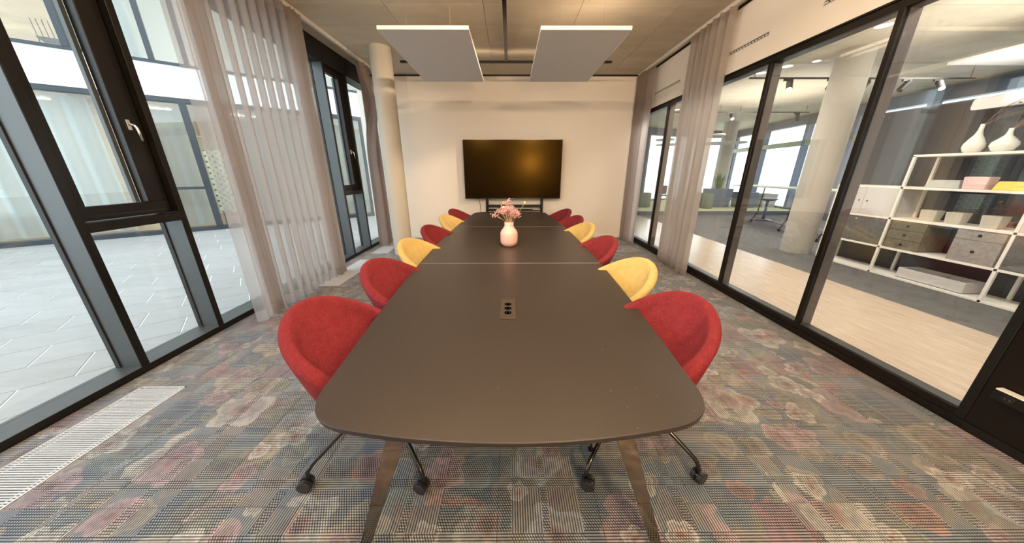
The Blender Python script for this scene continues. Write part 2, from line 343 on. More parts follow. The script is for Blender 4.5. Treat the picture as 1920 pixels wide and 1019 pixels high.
# ------------------------------------------------------------------ mesh helpers
class MB:
    """collects vertices and faces of one mesh"""
    def __init__(s): s.v = []; s.f = []; s.mi = []
    def add(s, vs, fs, mi=0):
        k = len(s.v); s.v += [tuple(v) for v in vs]; s.f += [tuple(i + k for i in f) for f in fs]; s.mi += [mi] * len(fs); return s
    def box(s, a, b, mi=0):
        x0, y0, z0 = a; x1, y1, z1 = b
        if x0 > x1: x0, x1 = x1, x0
        if y0 > y1: y0, y1 = y1, y0
        if z0 > z1: z0, z1 = z1, z0
        return s.add([(x0, y0, z0), (x1, y0, z0), (x1, y1, z0), (x0, y1, z0), (x0, y0, z1), (x1, y0, z1), (x1, y1, z1), (x0, y1, z1)],
                     [(0, 3, 2, 1), (4, 5, 6, 7), (0, 1, 5, 4), (1, 2, 6, 5), (2, 3, 7, 6), (3, 0, 4, 7)], mi)
    def hexa(s, bot, top, mi=0):
        n = len(bot)
        return s.add(list(bot) + list(top), [tuple(range(n - 1, -1, -1)), tuple(range(n, 2 * n))] + [(i, (i + 1) % n, n + (i + 1) % n, n + i) for i in range(n)], mi)
    def tube(s, pts, r, seg=8, mi=0, cap=True):
        pts = [Vector(p) for p in pts]; rs = r if isinstance(r, (list, tuple)) else [r] * len(pts)
        rings = []; up = None
        for i, p in enumerate(pts):
            d = (pts[min(i + 1, len(pts) - 1)] - pts[max(i - 1, 0)]).normalized()
            if up is None: up = Vector((0, 0, 1)) if abs(d.z) < 0.9 else Vector((1, 0, 0))
            a = d.cross(up).normalized(); b = a.cross(d).normalized(); up = b
            rings.append([p + (a * math.cos(2 * PI * k / seg) + b * math.sin(2 * PI * k / seg)) * rs[i] for k in range(seg)])
        vs = [v for rg in rings for v in rg]; fs = []
        for i in range(len(pts) - 1):
            for k in range(seg):
                fs.append((i * seg + k, i * seg + (k + 1) % seg, (i + 1) * seg + (k + 1) % seg, (i + 1) * seg + k))
        if cap: fs += [tuple(range(seg - 1, -1, -1)), tuple(range((len(pts) - 1) * seg, len(pts) * seg))]
        return s.add(vs, fs, mi)
    def lathe(s, prof, c=(0, 0, 0), seg=24, mi=0, cap=True):
        vs = []; fs = []; n = len(prof)
        for r, z in prof:
            for k in range(seg): vs.append((c[0] + r * math.cos(2 * PI * k / seg), c[1] + r * math.sin(2 * PI * k / seg), c[2] + z))
        for i in range(n - 1):
            for k in range(seg): fs.append((i * seg + k, i * seg + (k + 1) % seg, (i + 1) * seg + (k + 1) % seg, (i + 1) * seg + k))
        if cap: fs += [tuple(range(seg - 1, -1, -1)), tuple(range((n - 1) * seg, n * seg))]
        return s.add(vs, fs, mi)
    def cyl(s, a, b, r, seg=16, mi=0): return s.tube([a, b], r, seg, mi)
    def ball(s, c, r, seg=8, mi=0, sz=1.0):
        n = max(3, seg // 2); prof = [(r * math.sin(PI * i / n) + 1e-5, -r * math.cos(PI * i / n) * sz) for i in range(n + 1)]
        return s.lathe(prof, c, seg, mi)
    def grid(s, fn, nu, nv, mi=0):
        vs = [fn(i / nu, j / nv) for i in range(nu + 1) for j in range(nv + 1)]
        return s.add(vs, [(i * (nv + 1) + j, (i + 1) * (nv + 1) + j, (i + 1) * (nv + 1) + j + 1, i * (nv + 1) + j + 1) for i in range(nu) for j in range(nv)], mi)

def wloc(o):
    m = Matrix.Identity(4)
    while o: m = Matrix.LocRotScale(o.location, o.rotation_euler, None) @ m; o = o.parent
    return m
def part(name, mb, mat, parent=None, smooth=False, bevel=0.0, label=None, origin=None, local=False):
    """link one mesh object; vertices come in world coordinates unless local"""
    me = bpy.data.meshes.new(name)
    vs = mb.v
    loc = Vector((0, 0, 0))
    if parent is not None and not local:
        inv = wloc(parent).inverted(); vs = [inv @ Vector(v) for v in vs]
    if origin is not None:
        loc = Vector(origin) if parent is None or local else wloc(parent).inverted() @ Vector(origin)
        vs = [Vector(v) - loc for v in vs]
    me.from_pydata([tuple(v) for v in vs], [], mb.f)
    for m in (mat if isinstance(mat, (list, tuple)) else [mat]): me.materials.append(m)
    if any(mb.mi): me.polygons.foreach_set('material_index', mb.mi)
    if smooth: me.polygons.foreach_set('use_smooth', [True] * len(me.polygons))
    me.update()
    o = bpy.data.objects.new(name, me); COL.objects.link(o); o.location = loc
    if parent is not None: o.parent = parent
    if bevel:
        b = o.modifiers.new('bevel', 'BEVEL'); b.width = bevel; b.segments = 2; b.limit_method = 'ANGLE'
    if label: o['label'] = label
    return o
def tag(o, label=None, cat=None, group=None, kind=None):
    if label: o['label'] = label
    if cat: o['category'] = cat
    if group: o['group'] = group
    if kind: o['kind'] = kind
    return o
def empty(name, loc=(0, 0, 0), rz=0.0, label=None, cat=None, group=None, kind=None):
    o = bpy.data.objects.new(name, None); COL.objects.link(o); o.location = loc; o.rotation_euler = (0, 0, rz); o.empty_display_size = 0.1
    return tag(o, label, cat, group, kind)
def kids(o): return [c for c in bpy.data.objects if c.parent == o]
def copy_tree(o, parent=None):
    c = o.copy(); COL.objects.link(c)
    if parent is not None: c.parent = parent
    for ch in kids(o): copy_tree(ch, c)
    return c
def share(src, parent, loc, name=None):
    """a piece that shares its mesh with src"""
    o = bpy.data.objects.new(name or src.name.split('.')[0], src.data); COL.objects.link(o); o.parent = parent; o.location = loc
    return o

# ================================================================== SETTING
XL, XR, YB, YF, H = -3.065, 2.953, -2.2, 7.5, 3.6
XLT = 3.16                                  # back of the right partition
# ---- floor with carpet tiles
floor = part('floor', MB().box((XL - 0.25, YB, -0.12), (XR + 0.2, YF + 0.1, -0.012)), M_trench); tag(floor, kind='structure')
T = 0.5
trenches = [(-2.895, -2.545, -0.4, 1.942), (-2.87, -2.535, 4.12, 5.492), (-2.87, -2.535, 5.963, 7.35)]
tile0 = None
def tile_mb(x0, x1, y0, y1):
    g = 0.0009; c = 0.0015
    b = [(x0 + g, y0 + g, -0.010), (x1 - g, y0 + g, -0.010), (x1 - g, y1 - g, -0.010), (x0 + g, y1 - g, -0.010)]
    m = [(x0 + g, y0 + g, -0.002), (x1 - g, y0 + g, -0.002), (x1 - g, y1 - g, -0.002), (x0 + g, y1 - g, -0.002)]
    t = [(x0 + g + c, y0 + g + c, 0), (x1 - g - c, y0 + g + c, 0), (x1 - g - c, y1 - g - c, 0), (x0 + g + c, y1 - g - c, 0)]
    return MB().add(b + m + t, [(0, 1, 5, 4), (1, 2, 6, 5), (2, 3, 7, 6), (3, 0, 4, 7), (4, 5, 9, 8), (5, 6, 10, 9), (6, 7, 11, 10), (7, 4, 8, 11), (8, 9, 10, 11)])
def sub_rects(r, holes):
    out = [r]
    for (hx0, hx1, hy0, hy1) in holes:
        nxt = []
        for (a, b, c, d) in out:
            if hx1 <= a or hx0 >= b or hy1 <= c or hy0 >= d: nxt.append((a, b, c, d)); continue
            if hx0 > a: nxt.append((a, hx0, c, d))
            if hx1 < b: nxt.append((hx1, b, c, d))
            a2, b2 = max(a, hx0), min(b, hx1)
            if hy0 > c: nxt.append((a2, b2, c, hy0))
            if hy1 < d: nxt.append((a2, b2, hy1, d))
        out = nxt
    return [q for q in out if q[1] - q[0] > 0.012 and q[3] - q[2] > 0.012]
xs = [XL, -2.565] + [-2.565 + T * k for k in range(1, 12)] + [XR]
ys = [YB] + [-1.95 + T * k for k in range(0, 19)] + [YF]
for i in range(len(xs) - 1):
    for j in range(len(ys) - 1):
        r = (xs[i], xs[i + 1], ys[j], ys[j + 1])
        full = abs(r[1] - r[0] - T) < 1e-6 and abs(r[3] - r[2] - T) < 1e-6
        rs = sub_rects(r, trenches)
        if full and len(rs) == 1 and rs[0] == r:
            if tile0 is None:
                tile0 = part('carpet_tile', tile_mb(0, T, 0, T), M_carpet, floor, local=True); tile0.location = (r[0], r[2], 0)
            else: share(tile0, floor, (r[0], r[2], 0))
        else:
            mb = MB()
            for q in rs:
                t_ = tile_mb(*q); mb.add(t_.v, t_.f)
            if mb.v: part('carpet_tile', mb, M_carpet, floor)
# ---- ceiling
ceil = part('ceiling', MB().box((XL - 0.3, YB, H + 0.012), (XLT, YF + 0.1, H + 0.25)), M_ceil); tag(ceil, kind='structure')
cx = [XL - 0.3, -1.58, -0.33, 0.92, 2.17, XLT]; cy = [YB + 0.62 * k for k in range(0, 16)] + [YF + 0.1]
cy = [y for y in cy if y < YF] + [YF + 0.1]
def slab(parent, x0, x1, y0, y1, z=H, g=0.003):
    part('concrete_panel', MB().hexa([(x0 + g, y0 + g, z), (x1 - g, y0 + g, z), (x1 - g, y1 - g, z), (x0 + g, y1 - g, z)], [(x0 + g, y0 + g, z + 0.02), (x1 - g, y0 + g, z + 0.02), (x1 - g, y1 - g, z + 0.02), (x0 + g, y1 - g, z + 0.02)]), M_ceil, parent)
for i in range(len(cx) - 1):
    for j in range(len(cy) - 1): slab(ceil, cx[i], cx[i + 1], cy[j], cy[j + 1])
# ---- end wall and wall behind the camera
tag(part('wall_back', MB().box((XL - 0.3, YF, 0), (XLT, YF + 0.15, H - 0.012)), M_wall), kind='structure')
tag(part('trim_1', MB().box((XL - 0.2, YF - 0.012, H - 0.03), (XR, YF + 0.02, H)), M_black), kind='structure')
tag(part('baseboard_back', MB().box((XL, YF - 0.014, 0), (XR - 0.05, YF, 0.075)), M_skirt, bevel=0.004), kind='structure')
tag(part('wall_front', MB().box((XL - 0.3, YB - 0.15, 0), (XLT, YB, H)), M_wall), kind='structure')

# ---- left window wall
XO = XL - 0.20   # outer plane of the mullions
XG = XL - 0.185  # glass plane
def mull(y0, y1, parent):
    part('mullion', MB().box((XO, y0, 0.0), (XL, y1, H)), M_frame, parent, bevel=0.003)
    part('gasket', MB().box((XG - 0.02, y0 - 0.012, 0.06), (XG + 0.018, y0, 3.3)), M_gasket, parent)
def bay(n, y0, y1, tilt=False, last_m=True):
    """one bay from the right edge of a mullion to the left edge of the next one"""
    w = empty(f'window_{n}', (XL, (y0 + y1) / 2, 0), kind='structure')
    part('sill', MB().box((XO - 0.03, y0, 0.0), (XL, y1, 0.058)), M_reveal, w, bevel=0.002)
    part('sill_front', MB().box((XL, y0 - 0.055, 0.0), (XL + 0.006, y1, 0.060)), M_frame, w)
    part('head', MB().box((XO - 0.03, y0, 3.30), (XL + 0.004, y1, H)), M_black, w)
    if not tilt:
        part('glass', MB().box((XG - 0.012, y0, 0.058), (XG, y1, 3.30)), M_glass_out, w)
    else:
        part('transom', MB().box((XO, y0, 1.175), (XL + 0.004, y1, 1.245)), M_frame, w, bevel=0.004)
        part('glass', MB().box((XG - 0.012, y0, 0.058), (XG, y1, 1.175)), M_glass_out, w)
        s = MB(); xa, xb = XL - 0.13, XL - 0.055
        z0, z1 = 1.252, 3.29; gl, gr, gb, gt = y0 + 0.075, y1 - 0.155, z0 + 0.105, z1 - 0.085
        s.box((xa, y0 + 0.004, z0), (xb, y1 - 0.004, gb)).box((xa, y0 + 0.004, gt), (xb, y1 - 0.004, z1)).box((xa, y0 + 0.004, gb), (xb, gl, gt)).box((xa, gr, gb), (xb, y1 - 0.004, gt))
        part('sash', s, M_frame, w, bevel=0.004)
        s2 = MB(); s2.box((xa - 0.03, gr - 0.03, gb), (xa - 0.0005, gr, gt)).box((xa - 0.03, gl, gb), (xa - 0.0005, gl + 0.012, gt))
        part('glazing_bead', s2, M_reveal, w)
        part('glass', MB().box((xa - 0.045, gl, gb), (xa - 0.032, gr, gt)), M_glass_out, w)
        part('sash_groove', MB().box((xb, y0 + 0.03, z0 + 0.028), (xb + 0.003, y1 - 0.03, z0 + 0.036)), M_gasket, w)
        h = part('window_handle', MB().box((xb, y1 - 0.115, 1.925), (xb + 0.011, y1 - 0.085, 2.005)), M_steel, w, bevel=0.004, label='satin steel window handle')
        hy = y1 - 0.100; hm = MB(); pts = []
        for k in range(9):
            a = k / 8 * PI / 2; pts.append((xb + 0.052, hy + 0.026 * (1 - math.cos(a)) * 0 + 0.0, 1.968 - 0.0))
        hm.tube([(xb + 0.009, hy, 1.968), (xb + 0.032, hy, 1.968), (xb + 0.047, hy + 0.003, 1.962), (xb + 0.054, hy + 0.008, 1.945), (xb + 0.056, hy + 0.012, 1.91), (xb + 0.056, hy + 0.014, 1.845)], [0.0095, 0.0095, 0.010, 0.010, 0.0095, 0.009], 10)
        part('lever', hm, M_steel, h, smooth=True)
    if last_m: mull(y1, y1 + 0.055, w)
    return w
bay(1, -0.705, 2.117); bay(2, 2.172, 2.808, True); bay(3, 2.863, 5.697); bay(4, 5.752, 6.408, True); bay(5, 6.463, 7.49, last_m=False)
bay(6, -1.40, -0.76, True); bay(7, YB, -1.455)
# reveal faces of the mullions: sky reflection put in as lighter grey sheets
rev = empty('window_8', (XL, 0, 0), kind='structure')
for y in (2.117, 2.808, 5.697, 6.408):
    part('reveal_sky_sheen', MB().box((XG + 0.02, y - 0.0025, 0.058), (XL - 0.004, y, 1.17 if y in (2.808, 6.408) else 3.3)), M_reveal, rev)

# ---- right glass partition
pt = empty('wall_right', (XR, 0, 0), kind='structure')
XP = XR + 0.15
part('bottom_rail', MB().box((XR, 1.50, 0.0), (XP, YF, 0.055)), M_frame_r, pt, bevel=0.003)
part('upper_rail', MB().box((XR + 0.012, 1.50, 0.055), (XP - 0.012, YF, 0.108)), M_frame_r, pt, bevel=0.003)
part('sill_strip', MB().box((XR + 0.03, 1.55, 0.108), (XP - 0.03, YF, 0.114)), M_reveal, pt)
part('top_rail', MB().box((XR + 0.012, YB, 2.765), (XP - 0.012, YF, 2.83)), M_frame_r, pt, bevel=0.003)
part('head_trim', MB().box((XR - 0.002, YB, 2.83), (XR + 0.02, YF, 2.845)), M_black, pt)
part('bulkhead', MB().box((XR, YB, 2.845), (XP, YF, H)), M_panelwhite, pt)
part('shadow_gap', MB().box((XR - 0.012, YB, H - 0.03), (XR + 0.001, YF, H)), M_black, pt)
ms = [2.757, 3.958, 5.12, 6.25, 7.40]
for y in ms:
    part('mullion', MB().box((XR + 0.008, y - 0.045, 0.108), (XP - 0.01, y, 2.765)), M_frame_r, pt, bevel=0.003)
    part('mullion_cladding', MB().box((XR + 0.045, y - 0.0475, 0.114), (XP - 0.012, y - 0.045, 2.76)), M_reveal_r, pt)
ys_ = [1.555] + ms
for a, b in zip(ys_[:-1], ys_[1:]):
    part('glass', MB().box((XR + 0.028, a, 0.108), (XR + 0.036, b - 0.045, 2.765)), M_glass_fix, pt)
    part('glass', MB().box((XP - 0.036, a, 0.108), (XP - 0.028, b - 0.045, 2.765)), M_glass_fix, pt)
# solid black panel with socket near the camera
part('black_panel', MB().box((XR + 0.004, YB, 0.06), (XP, 1.51, 2.765)), M_frame_r, pt, bevel=0.003)
part('door_post', MB().box((XR, 1.51, 0.06), (XP, 1.555, 2.765)), M_black, pt, bevel=0.003)
part('bottom_rail', MB().box((XR - 0.004, YB, 0.0), (XP, 1.50, 0.058)), M_black, pt)
# slot diffusers in the bulkhead
for i, (a, b) in enumerate(((2.45, 3.425), (4.035, 4.75), (5.90, 6.86))):
    d = empty('slot_diffuser', (XR, (a + b) / 2, 3.09), label=('linear slot air diffuser above the glass, nearest the camera at the picture top', 'linear slot air diffuser with bright louvres beside the middle curtain', 'linear slot air diffuser between the middle and far right curtains')[i], cat='air vent', group='slot diffusers in the bulkhead')
    part('slot_frame', MB().box((XR - 0.004, a, 3.068), (XR - 0.0005, b, 3.112)), M_pale, d)
    part('slot', MB().box((XR - 0.006, a + 0.015, 3.076), (XR - 0.004, b - 0.015, 3.104)), M_slotdark, d)
    lv = None; n = int((b - a) / 0.05)
    for k in range(n):
        y = a + 0.025 + k * 0.05
        if lv is None: lv = part('louvre', MB().box((XR - 0.011, y, 3.079), (XR - 0.006, y + 0.028, 3.092)), M_slotlight, d); y00 = y
        else: share(lv, d, (0, y - y00, 0))

# ---- trench convectors with roll-up grilles
labs = ['white slatted floor grille along the window, nearest the camera', 'white slatted floor grille beside the hem of the big curtain', 'white slatted floor grille beside the foot of the column']
for i, (x0, x1, y0, y1) in enumerate(trenches):
    g = empty('floor_grille', ((x0 + x1) / 2, y0, 0), label=labs[i], cat='floor grille', group='trench heater grilles')
    part('frame', MB().box((x0, y0, -0.011), (x0 + 0.008, y1, 0.003)).box((x1 - 0.008, y0, -0.011), (x1, y1, 0.003)).box((x0, y1 - 0.008, -0.011), (x1, y1, 0.003)).box((x0, y0, -0.011), (x1, y0 + 0.008, 0.003)), M_grille, g)
    part('spacer_bar', MB().box((x0 + 0.035, y0, -0.009), (x0 + 0.045, y1, -0.003)), M_grille, g)
    part('spacer_bar', MB().box((x1 - 0.045, y0, -0.009), (x1 - 0.035, y1, -0.003)), M_grille, g)
    sl = None; pitch = 0.0142; ya = y0 + 0.012
    n = int((y1 - 0.012 - ya) / pitch)
    for k in range(n):
        y = ya + k * pitch
        if sl is None: sl = part('slat', MB().box((x0 + 0.008, y, -0.008), (x1 - 0.008, y + 0.0062, 0.002)), M_grille, g); yy0 = y
        else: share(sl, g, (0, y - yy0, 0))

# ---- concrete column in the room
c = part('column', MB().lathe([(0.178, 0), (0.178, H - 0.001)], (-2.195, 5.99, 0), 48), M_column, smooth=True)
m = c.modifiers.new('e', 'EDGE_SPLIT')
tag(c, kind='structure')

# ================================================================== CURTAINS
def curtain(name, path, ztop, zbot, mat, hem, label, group, n=200, thick_rows=10, hemz=0.125, drape=None, loc=None):
    """path(s) -> (x, y) for s in 0..1; built as one pleated cloth with a hem band and header tape"""
    e = empty(name, loc or (path(0.5)[0], path(0.5)[1], zbot), label=label, cat='curtain', group=group)
    def fn(z0, z1):
        def f(u, v):
            x, y = path(u); z = z0 + (z1 - z0) * v
            if drape: x, y = drape(u, (z - zbot) / (ztop - zbot), x, y)
            return (x, y, z)
        return f
    part('cloth', MB().grid(fn(zbot + hemz, ztop - 0.09), n, thick_rows), mat, e, smooth=True)
    part('hem', MB().grid(fn(zbot, zbot + hemz), n, 2), hem, e, smooth=True)
    part('header_tape', MB().grid(fn(ztop - 0.09, ztop), n, 2), hem, e, smooth=True)
    return e
def wave_path(x0, spans):
    """spans: list of (y0, y1, number of folds, amplitude)"""
    tot = sum(max(abs(s[1] - s[0]), s[2] * s[3] * 2.5) for s in spans); cum = []; a = 0
    for s in spans: L = max(abs(s[1] - s[0]), s[2] * s[3] * 2.5) / tot; cum.append((a, a + L, s)); a += L
    def p(u):
        for (a, b, s) in cum:
            if u <= b + 1e-9:
                t = (u - a) / (b - a); ph = t * s[2] * 2 * PI
                w = math.sin(ph); w = math.copysign(abs(w) ** 0.7, w)
                return (x0 + s[3] * w + 0.012 * math.sin(t * 7), s[0] + (s[1] - s[0]) * t + 0.25 * (s[1] - s[0]) / max(1, s[2]) * math.sin(2 * ph) * 0.35)
        return (x0, spans[-1][1])
    return p
def flare(u, h, x, y):
    return x + 0.010 * math.sin(u * 19 + h) * (1 - h), y + 0.01 * math.sin(u * 13) * (1 - h)
curtain('sheer_curtain', wave_path(-2.79, [(2.955, 3.15, 0.5, 0.05), (3.15, 3.31, 2.5, 0.07), (3.31, 4.55, 8, 0.066), (4.55, 4.80, 4, 0.07)]), 3.545, 0.02, M_curtain, M_curtain_hem,
        'large grey-taupe sheer curtain hanging between the two tilt windows', 'curtains', n=520, drape=flare)
curtain('sheer_curtain', wave_path(2.82, [(5.46, 5.27, 2.0, 0.06), (5.27, 4.50, 5, 0.075)]), 3.545, 0.02, M_curtain_r, M_curtain_hem,
        'rose-taupe sheer curtain in the middle of the glass partition', 'curtains', n=320, drape=flare)
curtain('sheer_curtain', wave_path(2.80, [(7.42, 6.95, 7.5, 0.06), (6.95, 6.62, 0.5, 0.06)]), 3.545, 0.02, M_curtain_d, M_curtain_hem,
        'gathered dark taupe curtain in the far right corner', 'curtains', n=320, drape=flare)
def twist(u, h, x, y):
    # leading edge folds over itself near the top
    k = math.exp(-((h - 0.80) / 0.16) ** 2) * max(0, 1 - u * 3)
    return x + 0.10 * k + 0.012 * math.sin(u * 30 + h * 3), y + 0.20 * k + 0.03 * math.sin(h * 5) * (1 - u)
curtain('sheer_curtain', wave_path(-2.84, [(6.50, 6.66, 1.0, 0.10), (6.66, 6.92, 5, 0.08)]), 3.545, 0.02, M_curtain_d, M_curtain_hem,
        'gathered brown curtain with a twisted edge beside the concrete column', 'curtains', n=300, thick_rows=30, drape=twist)
for nm, x, a, b, lb in (('curtain_track', -2.79, YB, 7.45, 'pale ceiling curtain track along the windows'), ('curtain_track', 2.81, YB, 7.45, 'pale ceiling curtain track along the glass partition')):
    tag(part(nm, MB().box((x - 0.02, a, 3.55), (x + 0.02, b, 3.6)), M_pale), lb, 'curtain track', 'curtain tracks')

# ================================================================== TABLE
def halfw(y): return 0.912 - 0.137 * ((y - 3.79) / 2.85) ** 2
tb = empty('conference_table', (0, 3.79, 0), label='long dark brown boat-shaped conference table in three sections with chrome blade legs', cat='table')
def end_curve(sgn):
    """outline of the near end, from right side round to the left"""
    pts = []
    for side in (1, -1):
        q = []
        p0 = Vector((side * 0.60, 0.757 + 0.175 * 0.36)); p1 = Vector((side * 0.795, 0.757 + 0.175 * 0.60)); p2 = Vector((side * halfw(1.08), 1.08))
        for k in range(11):
            t = k / 10; q.append(p0 * (1 - t) ** 2 + p1 * 2 * t * (1 - t) + p2 * t * t)
        pts.append(q)
    right = list(reversed(pts[0])); left = pts[1]
    mid = [Vector((0.60 - 1.2 * k / 24, 0.757 + 0.175 * (0.60 - 1.2 * k / 24) ** 2)) for k in range(1, 24)]
    o = right + mid + left
    if sgn < 0: o = [Vector((p.x, 7.58 - p.y)) for p in reversed(o)]
    return o
def section(outline, nm='tabletop'):
    z0, z1 = 0.712, 0.740; n = len(outline); c = Vector((sum(p.x for p in outline) / n, sum(p.y for p in outline) / n))
    def ins(p, d): v = (c - p); return p + v.normalized() * d
    mb = MB(); rings = []
    for (z, d) in ((z0, 0.012), (z0 + 0.006, 0.003), (z1 - 0.003, 0.0), (z1 - 0.0005, 0.0015), (z1, 0.004)):
        rings.append([(ins(p, d).x, ins(p, d).y, z) for p in outline])
    vs = [v for r in rings for v in r]; fs = []; mi = []
    for i in range(4):
        for k in range(n): fs.append((i * n + k, i * n + (k + 1) % n, (i + 1) * n + (k + 1) % n, (i + 1) * n + k)); mi.append(1)
    fs += [tuple(range(n - 1, -1, -1)), tuple(range(4 * n, 5 * n))]; mi += [1, 0]
    mb.v = vs; mb.f = fs; mb.mi = mi
    return part(nm, mb, [M_top, M_edge], tb)
def sides(y0, y1):
    N = 12
    return [Vector((halfw(y0 + (y1 - y0) * k / N), y0 + (y1 - y0) * k / N)) for k in range(N + 1)]
def chk(o):
    a = sum(o[i].x * o[(i + 1) % len(o)].y - o[(i + 1) % len(o)].x * o[i].y for i in range(len(o)))
    return o if a > 0 else list(reversed(o))
g = 0.0013
e1 = end_curve(1); s1 = sides(1.08, 2.8155 - g)
o1 = list(reversed(s1[1:])) + e1 + [Vector((-p.x, p.y)) for p in s1[1:]]
section(chk(o1))
s2_ = sides(2.8155 + g, 4.868 - g); section(chk(s2_ + [Vector((-p.x, p.y)) for p in reversed(s2_)]))
e3 = end_curve(-1); s3 = sides(4.868 + g, 7.58 - 1.08)
o3 = [Vector((-p.x, p.y)) for p in reversed(s3[:-1])] + s3[:-1]
o3 = s3[:-1] + e3[::1] + [Vector((-p.x, p.y)) for p in reversed(s3[:-1])] if (e3[0] - s3[-1]).length < (e3[-1] - s3[-1]).length else s3[:-1] + list(reversed(e3)) + [Vector((-p.x, p.y)) for p in reversed(s3[:-1])]
section(chk(o3))
for y in (2.8155, 4.868):
    part('seam_strip', MB().box((-halfw(y) + 0.012, y - 0.0011, 0.730), (halfw(y) - 0.012, y + 0.0011, 0.7403)), M_grille, tb)
# frame beams under the top
for sx in (-0.30, 0.30):
    part('beam', MB().box((sx - 0.03, 1.15, 0.66), (sx + 0.03, 6.43, 0.711)), M_black, tb)
for y in (1.02, 2.78, 4.83, 6.56):
    part('cross_beam', MB().box((-0.46, y - 0.03, 0.66), (0.46, y + 0.03, 0.711)), M_black, tb)
    for sx in (-1, 1):
        yt = {1.02: 0.97, 6.56: 6.61}.get(y, y); yb = {1.02: 0.85, 6.56: 6.73}.get(y, y)
        a0, a1, b0, b1 = 0.380, 0.466, 0.628, 0.674; dy = 0.009
        bot = [(sx * b0, yb - dy, 0.004), (sx * b1, yb - dy, 0.004), (sx * b1, yb + dy, 0.004), (sx * b0, yb + dy, 0.004)]
        top = [(sx * a0, yt - dy, 0.711), (sx * a1, yt - dy, 0.711), (sx * a1, yt + dy, 0.711), (sx * a0, yt + dy, 0.711)]
        if sx < 0: bot.reverse(); top.reverse()
        part('leg', MB().hexa(bot, top), M_chrome, tb, bevel=0.002)
        part('glide', MB().cyl((sx * (b0 + b1) / 2, yb, 0.0), (sx * (b0 + b1) / 2, yb, 0.0045), 0.014, 12), M_black, tb)
part('support_rod', MB().cyl((0.485, 1.36, 0.0), (0.485, 1.36, 0.711), 0.006, 10).cyl((0.485, 1.36, 0.0), (0.485, 1.36, 0.012), 0.016, 12), M_black, tb)
# recessed socket box
so = empty('table_socket', (-0.015, 1.78, 0.74), label='flush power socket box with three black outlets set in the near tabletop', cat='power socket')
x0, x1, y0, y1 = -0.064, 0.034, 1.635, 1.935
part('lid_frame', MB().box((x0, y0, 0.7402), (x1, y0 + 0.020, 0.7445)).box((x0, y0 + 0.020, 0.7402), (x0 + 0.014, y1, 0.7445)).box((x1 - 0.014, y0 + 0.020, 0.7402), (x1, y1, 0.7445)).box((x0 + 0.014, y1 - 0.016, 0.7402), (x1 - 0.014, y1, 0.7445)), M_socket, so, bevel=0.001)
part('socket_plate', MB().box((x0 + 0.014, y0 + 0.020, 0.7402), (x1 - 0.014, y1 - 0.016, 0.7425)), M_socket, so)
for k in range(3):
    yc = 1.722 + k * 0.064
    oc = part('outlet', MB().lathe([(0.0245, 0), (0.0245, 0.002), (0.021, 0.002), (0.020, -0.0), (0.001, 0.0)], (-0.015, yc, 0.7427), 24), M_blackgloss, so)
    pin = MB()
    for d in (-0.0095, 0.0095): pin.cyl((-0.015 + d, yc, 0.7428), (-0.015 + d, yc, 0.7437), 0.0028, 8)
    part('contact', pin, M_steel, oc)
part('indicator', MB().cyl((x1 - 0.022, y1 - 0.032, 0.7425), (x1 - 0.022, y1 - 0.032, 0.7440), 0.0035, 10), M_steel, so)

# ---- pink vase and dried flowers
v = empty('vase', (-0.012, 3.55, 0.74), label='pale pink ceramic vase with a narrow neck on the conference table', cat='vase')
prof = [(0.0, 0.0), (0.060, 0.0), (0.070, 0.003), (0.094, 0.026), (0.103, 0.055), (0.105, 0.100), (0.105, 0.150), (0.101, 0.172), (0.088, 0.195), (0.070, 0.216), (0.058, 0.236), (0.054, 0.258), (0.055, 0.290), (0.052, 0.291), (0.050, 0.262), (0.055, 0.235), (0.09, 0.17), (0.09, 0.04), (0.0, 0.02)]
part('body', MB().lathe([(r + 1e-5, z) for r, z in prof], (-0.012, 3.55, 0.7402), 40, cap=False), M_pinkvase, v, smooth=True)
part('foot_ring', MB().lathe([(0.058, -0.0), (0.062, 0.0), (0.062, 0.002), (0.058, 0.002), (0.058, 0)], (-0.012, 3.55, 0.7401), 32, cap=False), M_socket, v)
fl = empty('dried_flowers', (-0.012, 3.55, 0.79), label='bunch of pink dried flowers with two yellow ball heads in the pink vase', cat='flowers')
rs = random.Random(3); blo = MB(); nstem = 0
heads = []
for k in range(24):
    a = 2 * PI * k / 24 + rs.uniform(-.2, .2); sp = rs.uniform(0.02, 0.115); hz = rs.uniform(0.37, 0.46)
    if k == 12: a, sp, hz = PI * 1.02, 0.175, 0.375
    if k == 3: a, sp, hz = 1.9, 0.03, 0.53
    if k == 4: a, sp, hz = 2.6, 0.05, 0.51
    hx, hy = sp * math.cos(a), sp * math.sin(a)
    heads.append((hx, hy, hz))
for k, (hx, hy, hz) in enumerate(heads):
    P0 = Vector((-0.012 + hx * 0.12, 3.55 + hy * 0.12, 0.79)); P1 = Vector((-0.012 + hx * 0.22, 3.55 + hy * 0.22, 1.035)); P2 = Vector((-0.012 + hx, 3.55 + hy, 0.74 + hz))
    part('stem', MB().tube([P0, P1, P1.lerp(P2, 0.5) + Vector((0, 0, 0.01)), P2], 0.0018, 5), M_stem, fl)
    for q in range(20):
        d = Vector((rs.gauss(0, 1), rs.gauss(0, 1), rs.gauss(0, 0.9))); d = d.normalized() * rs.uniform(0.008, 0.042)
        c_ = P2 + d
        for w in range(4):
            w_ = c_ + Vector((rs.uniform(-1, 1), rs.uniform(-1, 1), rs.uniform(-1, 1))) * 0.006
            blo.ball(w_, rs.uniform(0.003, 0.0055), 5)
    if k % 2 == 0:
        tw = MB()
        for q in range(4): tw.tube([P1.lerp(P2, 0.45), P2 + Vector((rs.uniform(-.035, .035), rs.uniform(-.03, .03), rs.uniform(-.03, .02)))], 0.0010, 4)
        part('twig', tw, M_stem, fl)
